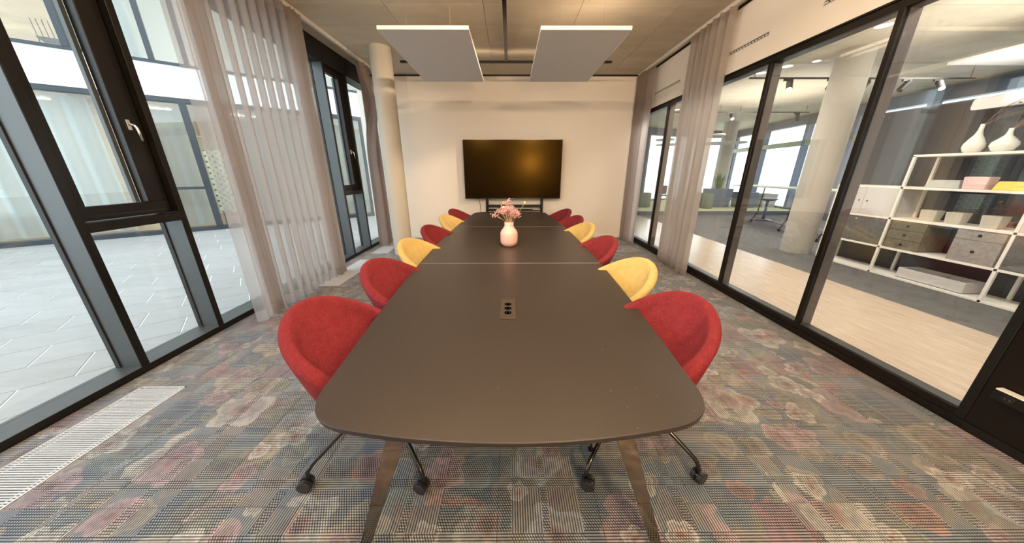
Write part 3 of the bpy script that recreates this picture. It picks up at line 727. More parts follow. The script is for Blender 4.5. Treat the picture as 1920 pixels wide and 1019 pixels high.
tag(part('blossoms', blo, M_pinkflower, fl), kind='stuff')
for (dx, dz, dy) in ((0.185, 0.515, 0.0), (-0.062, 0.465, -0.03)):
    p = Vector((-0.012 + dx, 3.55 + dy, 0.74 + dz))
    part('ball_flower', MB().ball(p, 0.0155, 14), M_yelball, fl, smooth=True, label='yellow ball flower head')
    part('stem', MB().tube([Vector((-0.012 + dx * .15, 3.55 + dy, 0.80)), Vector((-0.012 + dx * .3, 3.55 + dy, 1.04)), p], 0.0016, 5), M_stem, fl)

# ================================================================== CHAIRS
def make_chair(mat, seam):
    ch = empty('tub_chair')
    NT_, zb = 56, 0.375
    def rim(th):   # th = 0 at the back (towards -x)
        cb = math.cos(th); sb = math.sin(th)
        rx = 0.385 if cb > 0 else 0.264
        x = -0.121 - rx * cb; y = 0.326 * sb
        hgt = 0.618 + 0.277 * ((1 + cb) / 2) ** 1.8
        k = min(1.0, max(0.0, (-cb - 0.05) / 0.85)); hgt -= 0.13 * k * k * (3 - 2 * k)
        return x, y, hgt
    def pt(th, j):
        x, y, h = rim(th); cb, sb = math.cos(th), math.sin(th)
        bx, by = 0.0 - 0.215 * cb, 0.215 * sb
        nrm = Vector((x + 0.06, y)).normalized()
        th_ = 0.072 + 0.012 * max(0, -cb + 0.3)
        if j <= 8:        # outside, from the bottom up
            t = j / 8; s = t ** (0.30 + 0.42 * min(1.0, max(0.0, cb * 1.3)))
            return (bx + (x - bx) * s, by + (y - by) * s, zb + (h - 0.028 - zb) * t)
        if j <= 13:       # rounded rim
            a = (j - 8) / 6 * PI
            cxx = x - nrm.x * th_ / 2; cyy = y - nrm.y * th_ / 2
            return (cxx + nrm.x * th_ / 2 * math.cos(a), cyy + nrm.y * th_ / 2 * math.cos(a), h - 0.028 + 0.028 * math.sin(a))
        t = (j - 13) / 8  # inside, down to the seat
        ix, iy = x - nrm.x * th_, y - nrm.y * th_
        sx, sy = 0.03 - 0.195 * cb, 0.205 * sb
        s = t ** (1.0 + 1.6 * (1 - abs(cb)))
        return (ix + (sx - ix) * s, iy + (sy - iy) * s, (h - 0.035) + (0.455 - h + 0.035) * t)
    mb = MB(); J = 21; vs = []
    for i in range(NT_):
        for j in range(J + 1): vs.append(pt(2 * PI * i / NT_, j))
    fs = []
    for i in range(NT_):
        i2 = (i + 1) % NT_
        for j in range(J): fs.append((i * (J + 1) + j, i * (J + 1) + j + 1, i2 * (J + 1) + j + 1, i2 * (J + 1) + j))
    fs.append(tuple(i * (J + 1) for i in range(NT_))); fs.append(tuple(i * (J + 1) + J for i in reversed(range(NT_))))
    mb.v = vs; mb.f = fs; mb.mi = [0] * len(fs)
    part('shell', mb, mat, ch, smooth=True)
    part('seat_cushion', MB().lathe([(0.001, 0.445), (0.195, 0.447), (0.212, 0.460), (0.205, 0.478), (0.15, 0.490), (0.001, 0.494)], (0.028, 0, 0), 36), mat, ch, smooth=True)
    for sg in (-1, 1):
        th = sg * R(112)
        part('seam', MB().tube([Vector(pt(th, j)) + Vector((0, sg * 0.001, 0.0)) for j in range(0, 14)], 0.0016, 5), seam, ch)
    part('underplate', MB().lathe([(0.001, 0.335), (0.09, 0.335), (0.11, 0.350), (0.19, 0.374), (0.001, 0.3745)], (0, 0, 0), 24), M_black, ch)
    for k in range(4):
        a = PI / 4 + k * PI / 2; d = Vector((math.cos(a), math.sin(a), 0)); D = 0.435
        pts = [d * 0.05 + Vector((0, 0, 0.345)), d * 0.12 + Vector((0, 0, 0.318)), d * (D - 0.07) + Vector((0, 0, 0.165)), d * (D - 0.028) + Vector((0, 0, 0.138)), d * (D - 0.006) + Vector((0, 0, 0.108)), d * D + Vector((0, 0, 0.058))]
        lg = part('leg', MB().tube(pts, 0.0115, 10), M_blackgloss, ch, smooth=True)
        sw = {0: 1.2, 1: 1.95, 2: 1.75, 3: 1.3}[k]
        ax = Vector((math.cos(sw), math.sin(sw), 0)); off = Vector((-ax.y, ax.x, 0)) * 0.016
        c = d * D + Vector((0, 0, 0.035)) + off
        for sg in (-1, 1):
            part('castor_wheel', MB().tube([c + ax * sg * 0.006, c + ax * sg * 0.0075, c + ax * sg * 0.027, c + ax * sg * 0.030], [0.032, 0.035, 0.035, 0.029], 24), M_wheel, lg)
        part('castor_hood', MB().tube([c - ax * 0.0055, c + ax * 0.0055], 0.027, 16), M_blackgloss, lg)
    return ch
red0 = make_chair(M_red, M_redseam); yel0 = make_chair(M_yellow, M_yelseam)
LC = [(-0.750, 1.440, 'r', -19), (-0.735, 2.28, 'r', -21), (-0.735, 3.10, 'y', -22), (-0.735, 4.00, 'r', -21), (-0.735, 5.08, 'y', -22), (-0.735, 5.92, 'r', -21)]
RC = [(0.688, 1.460, 'r', 25), (0.715, 2.28, 'y', 20), (0.725, 3.24, 'r', 18), (0.735, 4.18, 'y', 22), (0.745, 4.93, 'r', 22), (0.735, 5.91, 'r', 20)]
ordl = ['nearest the camera on the window side', 'second from the camera on the window side', 'third from the camera on the window side', 'fourth from the camera on the window side', 'second from the far end on the window side', 'at the far end on the window side']
used = {'r': False, 'y': False}
for side, lst in (('window', LC), ('partition', RC)):
    for i, (x, y, k, rz) in enumerate(lst):
        src = red0 if k == 'r' else yel0
        o = src if not used[k] else copy_tree(src)
        used[k] = True
        o.location = (x, y, 0); o.rotation_euler = (0, 0, R(rz) + (PI if side != 'window' else 0))
        for c_ in kids(o):
            if c_.name.startswith('leg'): c_.rotation_euler = (0, 0, -R(rz * 0.9))   # the swivel base stays square to the table
        pos_ = ['nearest the camera', 'second from the camera', 'third from the camera', 'fourth from the camera', 'second from the far end', 'at the far end'][i]
        tag(o, f"{'red' if k == 'r' else 'mustard yellow'} felt tub chair, {pos_} along the table's {side} side", 'chair', 'tub chairs around the conference table')

# ================================================================== TV
tv = empty('television', (0.068, 7.34, 1.635), label='large black flat screen with an amber reflection before the end wall', cat='television')
tv.rotation_euler = (0, 0, 0)
TW, TH = 2.262, 1.300; cx_, cz_ = 0.068, 1.635; dt = 0.0
def tvp(x, z, d):   # x across, z up the screen, d out of it towards the room
    t = (z - (cz_ - TH / 2)) / TH
    return (cx_ + x, 7.30 - dt * 1.6 * (t - 0.5) - d, z)
def tvbox(x0, x1, z0, z1, d0, d1):
    return MB().add([tvp(x0, z0, d0), tvp(x1, z0, d0), tvp(x1, z1, d0), tvp(x0, z1, d0), tvp(x0, z0, d1), tvp(x1, z0, d1), tvp(x1, z1, d1), tvp(x0, z1, d1)], [(0, 1, 2, 3), (4, 7, 6, 5), (0, 4, 5, 1), (1, 5, 6, 2), (2, 6, 7, 3), (3, 7, 4, 0)])
part('housing', tvbox(-TW / 2, TW / 2, cz_ - TH / 2, cz_ + TH / 2, -0.035, 0.0), M_black, tv)
part('screen', tvbox(-TW / 2 + 0.012, TW / 2 - 0.012, cz_ - TH / 2 + 0.022, cz_ + TH / 2 - 0.012, 0.0, 0.003), M_screen, tv)
bz = MB()
for b_ in ((-TW / 2, TW / 2, cz_ + TH / 2 - 0.010, cz_ + TH / 2), (-TW / 2, -TW / 2 + 0.010, cz_ - TH / 2, cz_ + TH / 2), (TW / 2 - 0.010, TW / 2, cz_ - TH / 2, cz_ + TH / 2), (-TW / 2, TW / 2, cz_ - TH / 2, cz_ - TH / 2 + 0.020)):
    q = tvbox(*b_, 0.0, 0.006); bz.add(q.v, q.f)
part('bezel', bz, M_blackgloss, tv)
part('badge', tvbox(-0.016, 0.016, cz_ - TH / 2 + 0.004, cz_ - TH / 2 + 0.014, 0.006, 0.008), M_steel, tv)
ts = empty('television_stand', (0.11, 7.36, 0), label='black steel floor stand with cross shelf under the television', cat='stand')
for x in (-0.555, 0.775):
    part('upright', MB().box((x - 0.028, 7.375, 0.05), (x + 0.028, 7.43, 1.75)), M_black, ts, bevel=0.003)
    part('foot', MB().box((x - 0.03, 7.02, 0.06), (x + 0.03, 7.46, 0.10)), M_black, ts, bevel=0.004)
    for yy in (7.06, 7.42): part('castor', MB().cyl((x - 0.015, yy, 0.03), (x + 0.015, yy, 0.03), 0.03, 14), M_wheel, ts)
part('cross_bar', MB().box((-0.527, 7.38, 0.775), (0.747, 7.425, 0.835)), M_black, ts)
part('shelf', MB().box((-0.527, 7.12, 0.72), (0.747, 7.38, 0.735)), M_black, ts)
part('cross_bar', MB().box((-0.527, 7.38, 0.25), (0.747, 7.425, 0.30)), M_black, ts)
for x in (-0.52, 0.74): part('brace', MB().tube([(x, 7.34, 0.95), (x, 7.14, 0.74)], 0.008, 6), M_black, ts)
tag(part('remote_control', MB().box((0.54, 7.17, 0.7352), (0.72, 7.21, 0.752)), M_pale, bevel=0.004), 'small grey remote control on the television stand shelf', 'remote control')
tag(part('power_cable', MB().tube([(-0.742, 7.42, 1.0), (-0.74, 7.43, 0.9), (-0.725, 7.45, 0.8), (-0.71, 7.47, 0.55), (-0.70, 7.475, 0.2), (-0.70, 7.475, 0.03)], 0.005, 6), M_black, smooth=True), 'thin black power cable hanging down from the television', 'cable')

# ================================================================== ROOM CEILING FITTINGS
for i, (x0, x1) in enumerate(((-1.475, -0.453), (0.350, 1.372))):
    a = empty('acoustic_panel', ((x0 + x1) / 2, 5.02, 3.1), label=('white suspended acoustic panel, left of the two, beside the column', 'white suspended acoustic panel, right of the two, on the partition side')[i], cat='acoustic panel', group='ceiling acoustic panels')
    part('board', MB().box((x0, 4.0, 3.10), (x1, 6.03, 3.14)), M_acoustic, a, bevel=0.004)
    for (px, py) in ((x0 + 0.25, 4.3), (x1 - 0.25, 4.3), (x0 + 0.25, 5.75), (x1 - 0.25, 5.75)):
        part('wire', MB().cyl((px, py, 3.14), (px, py, 3.58), 0.0015, 5), M_steel, a)
        part('ceiling_anchor', MB().lathe([(0.009, 0), (0.009, 0.012), (0.014, 0.014), (0.014, 0.04)], (px, py, 3.56), 12), M_steel, a)
lt = empty('light_track', (-0.058, 4.0, 3.45), label='black T-shaped light track under the concrete ceiling', cat='light track')
part('spine', MB().box((-0.085, -1.6, 3.45), (-0.032, 6.2, 3.51)), M_blackgloss, lt, bevel=0.004)
part('cross_bar', MB().box((-1.945, 6.20, 3.44), (1.83, 6.25, 3.475)), M_black, lt, bevel=0.006)
part('cross_bar', MB().box((-2.1, 0.475, 3.44), (2.1, 0.525, 3.475)), M_black, lt, bevel=0.006)
for y in (-1.2, 1.0, 3.0, 5.0, 6.15): part('bracket', MB().box((-0.072, y, 3.51), (-0.045, y + 0.03, H)), M_black, lt)
for i, x in enumerate((-1.2, 0.98)):
    s = empty('spot_light', (x, 0.5, 3.44), label=('black track spotlight on the near cross bar, left one', 'black track spotlight on the near cross bar, right one')[i], cat='spotlight', group='spotlights of the meeting room')
    part('head', MB().cyl((x, 0.28, 3.36), (x, 0.44, 3.32), 0.042, 16), M_black, s)
    part('arm', MB().cyl((x, 0.40, 3.35), (x, 0.49, 3.44), 0.010, 8), M_black, s)

gl_ = empty('globe_lamp', (1.08, -1.5, H), label='warm globe pendant lamp hanging behind the camera', cat='lamp')
part('cord', MB().cyl((1.08, -1.5, 2.20), (1.08, -1.5, H), 0.003, 6), M_black, gl_)
part('socket_cap', MB().lathe([(0.03, 2.185), (0.035, 2.20), (0.02, 2.23), (0.004, 2.24)], (1.08, -1.5, 0), 16), M_black, gl_)
# socket on the black panel
ps = empty('wall_socket', (XR, 1.39, 0.34), label='black double wall socket with a white top edge low on the black panel', cat='power socket')
part('housing', MB().box((XR - 0.050, 1.20, 0.298), (XR + 0.003, 1.448, 0.372)), M_black, ps, bevel=0.006)
part('white_edge', MB().box((XR - 0.053, 1.21, 0.366), (XR - 0.012, 1.440, 0.3745)), M_skirt, ps)
for k in range(2):
    yy = 1.385 - k * 0.11
    part('outlet', MB().tube([(XR - 0.0505, yy, 0.333), (XR - 0.054, yy, 0.333)], [0.026, 0.024], 20), M_blackgloss, ps)
    part('contact', MB().cyl((XR - 0.054, yy - 0.009, 0.333), (XR - 0.0555, yy - 0.009, 0.333), 0.003, 8).cyl((XR - 0.054, yy + 0.009, 0.333), (XR - 0.0555, yy + 0.009, 0.333), 0.003, 8), M_steel, ps)

# ================================================================== COURTYARD
FA = Vector((-11.55, 6.64)); fu = Vector((math.cos(R(39.9)), math.sin(R(39.9)))); fn_ = Vector((fu.y, -fu.x))   # fn_ points to us
def F(s, d, z): p = FA + fu * s + fn_ * d; return (p.x, p.y, z)
def fbox(mb, s0, s1, d0, d1, z0, z1, mi=0):
    b = [F(s0, d0, z0), F(s1, d0, z0), F(s1, d1, z0), F(s0, d1, z0)]; t = [F(s0, d0, z1), F(s1, d0, z1), F(s1, d1, z1), F(s0, d1, z1)]
    if s0 < s1 and d0 < d1: b.reverse(); t.reverse()
    return mb.hexa(b, t, mi)
court = part('floor', MB().hexa([(-18, -12, -0.3), (XO - 0.02, -12, -0.3), (XO - 0.02, 22, -0.3), (-18, 22, -0.3)], [(-18, -12, -0.056), (XO - 0.02, -12, -0.056), (XO - 0.02, 22, -0.056), (-18, 22, -0.056)]), M_joint)
court.name = 'floor'; tag(court, kind='structure')
PL, PW, J = 0.95, 0.47, 0.012
cells = []
for r in range(0, 24):
    for k in range(-16, 18):
        s = k * PL + (0.475 if r % 2 else 0) - 0.1 * (r % 3); d = r * PW
        c = FA + fu * (s + PL / 2) + fn_ * (d + PW / 2)
        if c.x > XO + 0.30 or c.y < -1.5: continue
        ang = math.degrees(math.atan2(c.y, -c.x))
        cells.append((math.hypot(c.x, c.y) + (0 if 5 < ang < 62 else 20), s, d))
cells.sort()
pv0 = None; rest = MB()
for idx, (_, s, d) in enumerate(cells):
    e = 0.003
    if idx < 290:
        if pv0 is None:
            mb = MB(); z0, z1 = -0.056, -0.050
            def L(a, b, z): q = fu * a + fn_ * b; return (q.x, q.y, z)
            vs = [L(a, b, z0) for a, b in ((J / 2, J / 2), (PL - J / 2, J / 2), (PL - J / 2, PW - J / 2), (J / 2, PW - J / 2))] + [L(a, b, z1 - 0.002) for a, b in ((J / 2, J / 2), (PL - J / 2, J / 2), (PL - J / 2, PW - J / 2), (J / 2, PW - J / 2))] + [L(a, b, z1) for a, b in ((J / 2 + e, J / 2 + e), (PL - J / 2 - e, J / 2 + e), (PL - J / 2 - e, PW - J / 2 - e), (J / 2 + e, PW - J / 2 - e))]
            fs = [(0, 4, 5, 1), (1, 5, 6, 2), (2, 6, 7, 3), (3, 7, 4, 0), (4, 8, 9, 5), (5, 9, 10, 6), (6, 10, 11, 7), (7, 11, 8, 4), (11, 10, 9, 8)]
            mb.v = vs; mb.f = fs; mb.mi = [0] * len(fs)
            pv0 = part('paving_stone', mb, M_paver, court, local=True); pv0.location = (*(FA + fu * s + fn_ * d), 0)
        else: share(pv0, court, (*(FA + fu * s + fn_ * d), 0))
    else: fbox(rest, s + J / 2, s + PL - J / 2, d + J / 2, d + PW - J / 2, -0.056, -0.050)
tag(part('paving_stones', rest, M_paver, court), kind='stuff')

bl = empty('office_building', (*(FA + fu * 3), 0), label='white two-storey building with slate frames across the paved courtyard', cat='building')
mb = MB(); fbox(mb, -9, 16, -0.30, 0.0, 3.45, 4.20); part('white_band', mb, M_band, bl)
mb = MB(); fbox(mb, -9, 16, -0.28, 0.02, 3.34, 3.45); fbox(mb, -9, 16, -0.28, 0.02, 4.20, 4.27); part('band_frame', mb, M_facframe, bl)
mb = MB(); fbox(mb, -9, 16, -0.30, 0.0, 7.6, 8.4); part('white_band', mb, M_band, bl)
mb = MB(); fbox(mb, -9, 16, -0.28, 0.0, -0.05, 0.06); part('base_rail', mb, M_facframe, bl)
mb = MB(); fbox(mb, -9, 16, -4.5, -4.3, -0.05, 8.4); part('inner_wall', mb, M_wall, bl)
mb = MB(); fbox(mb, -9, 16, -4.3, -0.3, -0.06, 0.0); part('inner_floor', mb, M_woodwall, bl)
mb = MB(); fbox(mb, -9, 16, -4.3, -0.3, 3.40, 4.15); part('inner_slab', mb, M_wall, bl)
mb = MB(); fbox(mb, -9, 16, -4.3, -0.3, 7.6, 8.3); part('roof', mb, M_wall, bl)
def fm(s0, s1, z0, z1): m_ = MB(); fbox(m_, s0, s1, -0.16, 0.03, z0, z1); part('mullion', m_, M_facframe, bl, bevel=0.004)
gm = [-8.9, -6.0, -3.2, -0.4, 2.78, 3.60, 4.45, 7.0, 8.05, 10.6, 13.4]
gw = [0.09, 0.09, 0.09, 0.07, 0.14, 0.14, 0.14, 0.10, 0.10, 0.1, 0.1]
for a, w in zip(gm, gw): fm(a, a + w, 0.06, 3.34)
mr = MB(); fbox(mr, 2.92, 3.60, -0.14, 0.02, 1.13, 1.20); part('rail', mr, M_facframe, bl)
um = [-8, -5, -2.2, 0.45, 2.05, 2.62, 3.33, 3.95, 6.2, 7.45, 8.3, 11, 13.5]
for a in um: fm(a, a + 0.10, 4.27, 7.6)
for z0, z1, ms_ in ((0.06, 3.34, gm), (4.27, 7.6, um)):
    for a, b in zip(ms_[:-1], ms_[1:]):
        m_ = MB(); fbox(m_, a + 0.05, b, -0.07, -0.055, z0, z1); part('window_pane', m_, M_glass_out, bl)
# curtains behind the glass
def fcurt(s0, s1, z0, z1, n, d=-0.45, amp=0.07):
    m_ = MB().grid(lambda u, v: F(s0 + (s1 - s0) * u, d + amp * math.sin(u * n * 2 * PI) + 0.03 * math.sin(u * n * 0.7 * PI), z0 + (z1 - z0) * v), n * 10, 4)
    part('curtain', m_, M_teal, bl, smooth=True)
fcurt(-8.8, 2.0, 0.08, 3.3, 30); fcurt(4.8, 12, 0.08, 3.3, 22); fcurt(2.15, 3.2, 4.3, 7.5, 5); fcurt(8.4, 12, 4.3, 7.5, 9)
fcurt(2.9, 3.62, 0.08, 3.3, 2)
mb = MB(); fbox(mb, 1.7, 2.75, -0.75, -0.65, 0.0, 3.4); part('oak_wall', mb, M_woodwall, bl)
mb = MB(); fbox(mb, -8, 2.0, -3.0, -2.9, 4.27, 7.6); part('oak_wall', mb, M_woodwall, bl)
mb = MB(); fbox(mb, 3.72, 4.7, -1.3, -1.2, 2.55, 3.15); part('oak_box', mb, M_woodwall, bl)
mb = MB(); fbox(mb, 3.76, 4.4, -0.42, -0.38, 0.45, 2.2); part('perforated_screen', mb, M_perf, bl)
for k in range(9):  # glowing strips added to light the ground floor inside
    m_ = MB(); s_ = -6 + k * 2.1; fbox(m_, s_, s_ + 0.9, -1.6, -1.5, 3.33, 3.37); part('interior_fill_light', m_, M_bulb, bl)
for k in range(5):  # same added glow for the upper floor
    m_ = MB(); s_ = -5 + k * 2.6; fbox(m_, s_, s_ + 1.1, -1.4, -1.3, 7.0, 7.04); part('interior_fill_light', m_, M_bulb, bl)
# chairs and plant seen inside the building
def slat_chair(s, d, z, lab):
    e = empty('slat_back_chair', F(s, d, z), rz=0, label=lab, cat='chair', group='chairs inside the building opposite')
    mb = MB(); fbox(mb, s - 0.22, s + 0.22, d - 0.22, d + 0.22, z + 0.43, z + 0.46); part('seat', mb, M_black, e)
    for a in (-0.2, 0.2):
        for b in (-0.2, 0.2): part('leg', MB().cyl(F(s + a, d + b, z), F(s + a, d + b, z + 0.43), 0.012, 6), M_black, e)
    for k in range(6): a = -0.2 + 0.08 * k; part('back_slat', MB().cyl(F(s + a, d + 0.2, z + 0.46), F(s + a, d + 0.25, z + 0.80), 0.008, 5), M_black, e)
slat_chair(4.0, -0.85, 0.0, 'black slat-back chair behind the glass of the building opposite, beside the perforated screen')
slat_chair(1.75, -1.2, 4.15, 'black chair upstairs in the building opposite, above the white band')
def leafy(name, base, h, n, spread, lab, cat, pot=None, mat=None, seed=1, width=0.02, group=None):
    rr = random.Random(seed); e = empty(name, base, label=lab, cat=cat, group=group); b = Vector(base)
    if pot: part('pot', MB().lathe([(pot * 0.7, 0), (pot, pot * 1.6), (pot * 0.9, pot * 1.6), (pot * 0.85, pot * 1.45), (0.001, pot * 1.45)], base, 18), M_pot, e, smooth=True)
    z0 = pot * 1.45 if pot else 0
    for k in range(n):
        a = rr.uniform(0, 2 * PI); r0 = rr.uniform(0, spread * 0.3); r1 = r0 + rr.uniform(0.1, 1) * spread; hh = h * rr.uniform(0.55, 1)
        d = Vector((math.cos(a), math.sin(a), 0)); sd = Vector((-d.y, d.x, 0)); w = width * rr.uniform(0.6, 1.2)
        p0 = b + d * r0 + Vector((0, 0, z0)); p1 = b + d * (r0 * 0.5 + r1 * 0.5) * 0.8 + Vector((0, 0, z0 + hh * 0.65)); p2 = b + d * r1 + Vector((0, 0, z0 + hh))
        m_ = MB().add([p0 - sd * w * .5, p0 + sd * w * .5, p1 + sd * w, p1 - sd * w, p2, p1 + d * 0.004, p0 + d * 0.004], [(0, 1, 2, 3), (3, 2, 4), (1, 0, 6), (6, 0, 3, 5), (1, 6, 5, 2), (5, 3, 4), (2, 5, 4)])
        part('leaf', m_, mat or M_green, e)
    return e
leafy('potted_palm', F(0.9, -1.0, 4.15), 1.7, 34, 0.8, 'leafy green palm upstairs in the building opposite, seen above the white band', 'plant', pot=0.2, seed=4, width=0.035)

# ================================================================== OPEN OFFICE beyond the partition
wf = part('floor', MB().box((XP, -6, -0.12), (4.95, 14.0, 0.0)), M_wood); wf.name = 'floor'; tag(wf, kind='structure')
gf = part('floor', MB().box((4.95, -6, -0.12), (12.6, 11.55, 0.0)), M_greycarpet); tag(gf, kind='structure')
oc_ = part('ceiling', MB().box((XLT, -6, H + 0.012), (12.8, 18, H + 0.25)), M_ceil); tag(oc_, kind='structure')
for i in range(5):
    for j in range(11): slab(oc_, XLT + i * 1.93, XLT + (i + 1) * 1.93, -3 + j * 1.9, -3 + (j + 1) * 1.9)
# raised platform
pf = empty('platform', (7, 13, 0), label='raised platform with pale green carpet along the far windows', cat='platform')
part('riser', MB().box((4.7, 11.55, 0), (12.3, 11.60, 0.15)), M_mullion_f, pf)
part('deck', MB().box((4.7, 11.60, 0.0), (12.3, 17.4, 0.152)), M_platform, pf)
# far facade along a polyline
poly = [Vector((10.9, -4)), Vector((10.85, 5.0)), Vector((11.0, 8.6)), Vector((11.25, 12.2)), Vector((12.0, 17.0)), Vector((9.6, 17.05)), Vector((6.75, 15.75)), Vector((4.2, 14.3)), Vector((3.2, 13.9))]
fc_i = 9
for i in range(len(poly) - 1):
    a, b = poly[i], poly[i + 1]; L_ = (b - a).length; d = (b - a) / L_; nrm = Vector((d.y, -d.x))
    w = empty(f'window_{fc_i}', ((a.x + b.x) / 2, (a.y + b.y) / 2, 0), kind='structure'); fc_i += 1
    def W(t, o, z): p = a + d * t + nrm * o; return (p.x, p.y, z)
    def wb(t0, t1, o0, o1, z0, z1): return MB().hexa([W(t0, o0, z0), W(t0, o1, z0), W(t1, o1, z0), W(t1, o0, z0)], [W(t0, o0, z1), W(t0, o1, z1), W(t1, o1, z1), W(t1, o0, z1)])
    part('header', wb(0, L_, -0.12, 0.12, 3.28, H), M_mullion_f, w)
    part('sill', wb(0, L_, -0.10, 0.10, 0.0, 0.22), M_mullion_f, w)
    if i in (2, 3): part('beam', wb(0, L_, -0.10, 0.10, 2.54, 2.72), M_beam, w)
    n = max(1, round(L_ / (2.3 if i not in (1, 2) else 1.8)))
    for k in range(n + 1):
        t = L_ * k / n; part('mullion', wb(t - 0.07, t + 0.07, -0.10, 0.10, 0.22, 3.28), M_mullion_f, w)
    part('glass', wb(0.05, L_ - 0.05, -0.01, 0.0, 0.22, 3.28), M_glass, w)
og = part('floor', MB().box((-25, -25, -0.45), (45, 45, -0.35)), M_ground); tag(og, kind='structure')
# wall that closes the corridor at its far end
tag(part('wall_corridor', MB().box((XLT, 13.9, 0), (3.3, 14.1, H)), M_wall), kind='structure')
tag(part('wall_end', MB().box((XP, -6.1, 0), (12.6, -6.0, H)), M_wall), kind='structure')
# columns
for (x, y, r, lb) in ((6.02, 6.06, 0.25, 0), (9.5, 14.0, 0.27, 1)):
    z0 = 0 if lb == 0 else 0.152
    o = part('column', MB().lathe([(r, z0), (r, H)], (x, y, 0), 40), M_column, smooth=True); o.modifiers.new('e', 'EDGE_SPLIT'); tag(o, kind='structure')
# ---- shelf unit
SX0, SX1 = 6.0, 6.40
sh = empty('shelf_unit', (6.2, 3.9, 0), label='cream open shelf unit with felt doors beyond the glass partition', cat='shelf')
t_ = 0.032
zs = [0.02, 0.44, 0.895, 1.36, 1.815]; ups = [5.59, 4.68, 3.45, 2.22]
for z in zs:
    ya, yb = ups[-1], (ups[1] if z > 1.5 else ups[0])
    part('shelf', MB().box((SX0, ya - t_ / 2, z - t_ / 2), (SX1, yb + t_ / 2, z + t_ / 2)), M_cream, sh, bevel=0.002)
for y in ups:
    top = 1.36 if y == ups[0] else 1.815
    for x in (SX0, SX1 - t_):
        part('upright', MB().box((x, y - t_ / 2, 0), (x + t_, y + t_ / 2, top)), M_cream, sh, bevel=0.002)
for (a, b, z0, z1, m_, nd) in ((5.59, 4.68, 0.895, 1.36, M_pale, 2), (5.59, 4.68, 0.44, 0.895, M_felt1, 1), (3.45, 2.22, 0.895, 1.36, M_pale, 2), (3.45, 2.22, 0.44, 0.895, M_felt1, 1)):
    hi, lo = a - t_ / 2, b + t_ / 2; zz0, zz1 = z0 + t_ / 2, z1 - t_ / 2
    part('cabinet_box', MB().box((SX0 + 0.025, lo, zz0), (SX1 - 0.01, hi, zz1)), m_, sh)
    for k in range(nd):
        ya, yb = hi - (hi - lo) * k / nd, hi - (hi - lo) * (k + 1) / nd
        dr = part('cabinet_door', MB().box((SX0 + 0.003, yb + 0.002, zz0 + 0.002), (SX0 + 0.024, ya - 0.002, zz1 - 0.002)), m_, sh, bevel=0.002)
        ky = (yb + 0.06 if k == 0 else ya - 0.06) if nd == 2 else (ya + yb) / 2
        kz = 1.133 if nd == 2 else 0.83
        part('finger_hole', MB().cyl((SX0 + 0.0035, ky, kz), (SX0 + 0.0005, ky, kz), 0.014, 12), M_knob if nd == 2 else M_skirt, dr)
        if nd == 1: part('lock', MB().cyl((SX0 + 0.0006, ky, kz), (SX0 - 0.002, ky, kz), 0.006, 10), M_knob, dr)
def drawers(y0, y1, cuts, mat, lab):
    e = empty('drawer_box', (6.2, (y0 + y1) / 2, 0.456), label=lab, cat='drawer unit', group='felt drawer boxes in the shelf')
    z0, z1 = 0.4565, 0.877
    part('case', MB().box((SX0 + 0.03, y0, z0), (SX1 - 0.02, y1, z1)), mat, e, bevel=0.003)
    for a, b in zip(cuts[:-1], cuts[1:]):
        d = part('drawer', MB().box((SX0 + 0.010, y0 + 0.004, a + 0.002), (SX0 + 0.0295, y1 - 0.004, b - 0.002)), mat, e, bevel=0.002)
        part('finger_hole', MB().tube([(SX0 + 0.0105, (y0 + y1) / 2, (a + b) / 2), (SX0 + 0.008, (y0 + y1) / 2, (a + b) / 2)], 0.020, 14), M_knob, d)
drawers(4.215, 4.645, [0.4565, 0.60, 0.745, 0.877], M_felt3, 'olive-grey felt box with three drawers in the shelf unit')
drawers(3.49, 3.92, [0.4565, 0.75, 0.877], M_felt2, 'light mottled felt box with two drawers in the shelf unit')
def trap(name, y0, y1, z0, z1, ins, mat, lab, cat, group=None, x0=6.06, x1=6.19, lid=None):
    e = empty(name, (0.5 * (x0 + x1), (y0 + y1) / 2, z0), label=lab, cat=cat, group=group)
    zb_ = z0 + 0.0005
    part('body', MB().hexa([(x0, y0, zb_), (x1, y0, zb_), (x1, y1, zb_), (x0, y1, zb_)], [(x0 + ins, y0 + ins, z1), (x1 - ins, y0 + ins, z1), (x1 - ins, y1 - ins, z1), (x0 + ins, y1 - ins, z1)]), mat, e, bevel=0.010)
    if lid: part('lid', MB().box((x0 + max(ins, 0), y0 + max(ins, 0), z1), (x1 - max(ins, 0), y1 - max(ins, 0), z1 + 0.006)), lid, e, bevel=0.002)
    return e
zz = 1.376
trap('storage_box', 4.13, 4.49, zz, zz + 0.10, 0.025, M_greybox, 'low grey box with slanted sides on the upper shelf', 'box', 'boxes on the upper shelf', lid=M_pale)
trap('storage_box', 3.90, 4.10, zz, zz + 0.155, -0.012, M_pinkbox, 'pale pink upright box on the upper shelf', 'box', 'boxes on the upper shelf')
trap('storage_box', 3.50, 3.84, zz, zz + 0.105, 0.020, M_yelbox, 'bright yellow low box on the upper shelf', 'box', 'boxes on the upper shelf')
zz = 0.9115
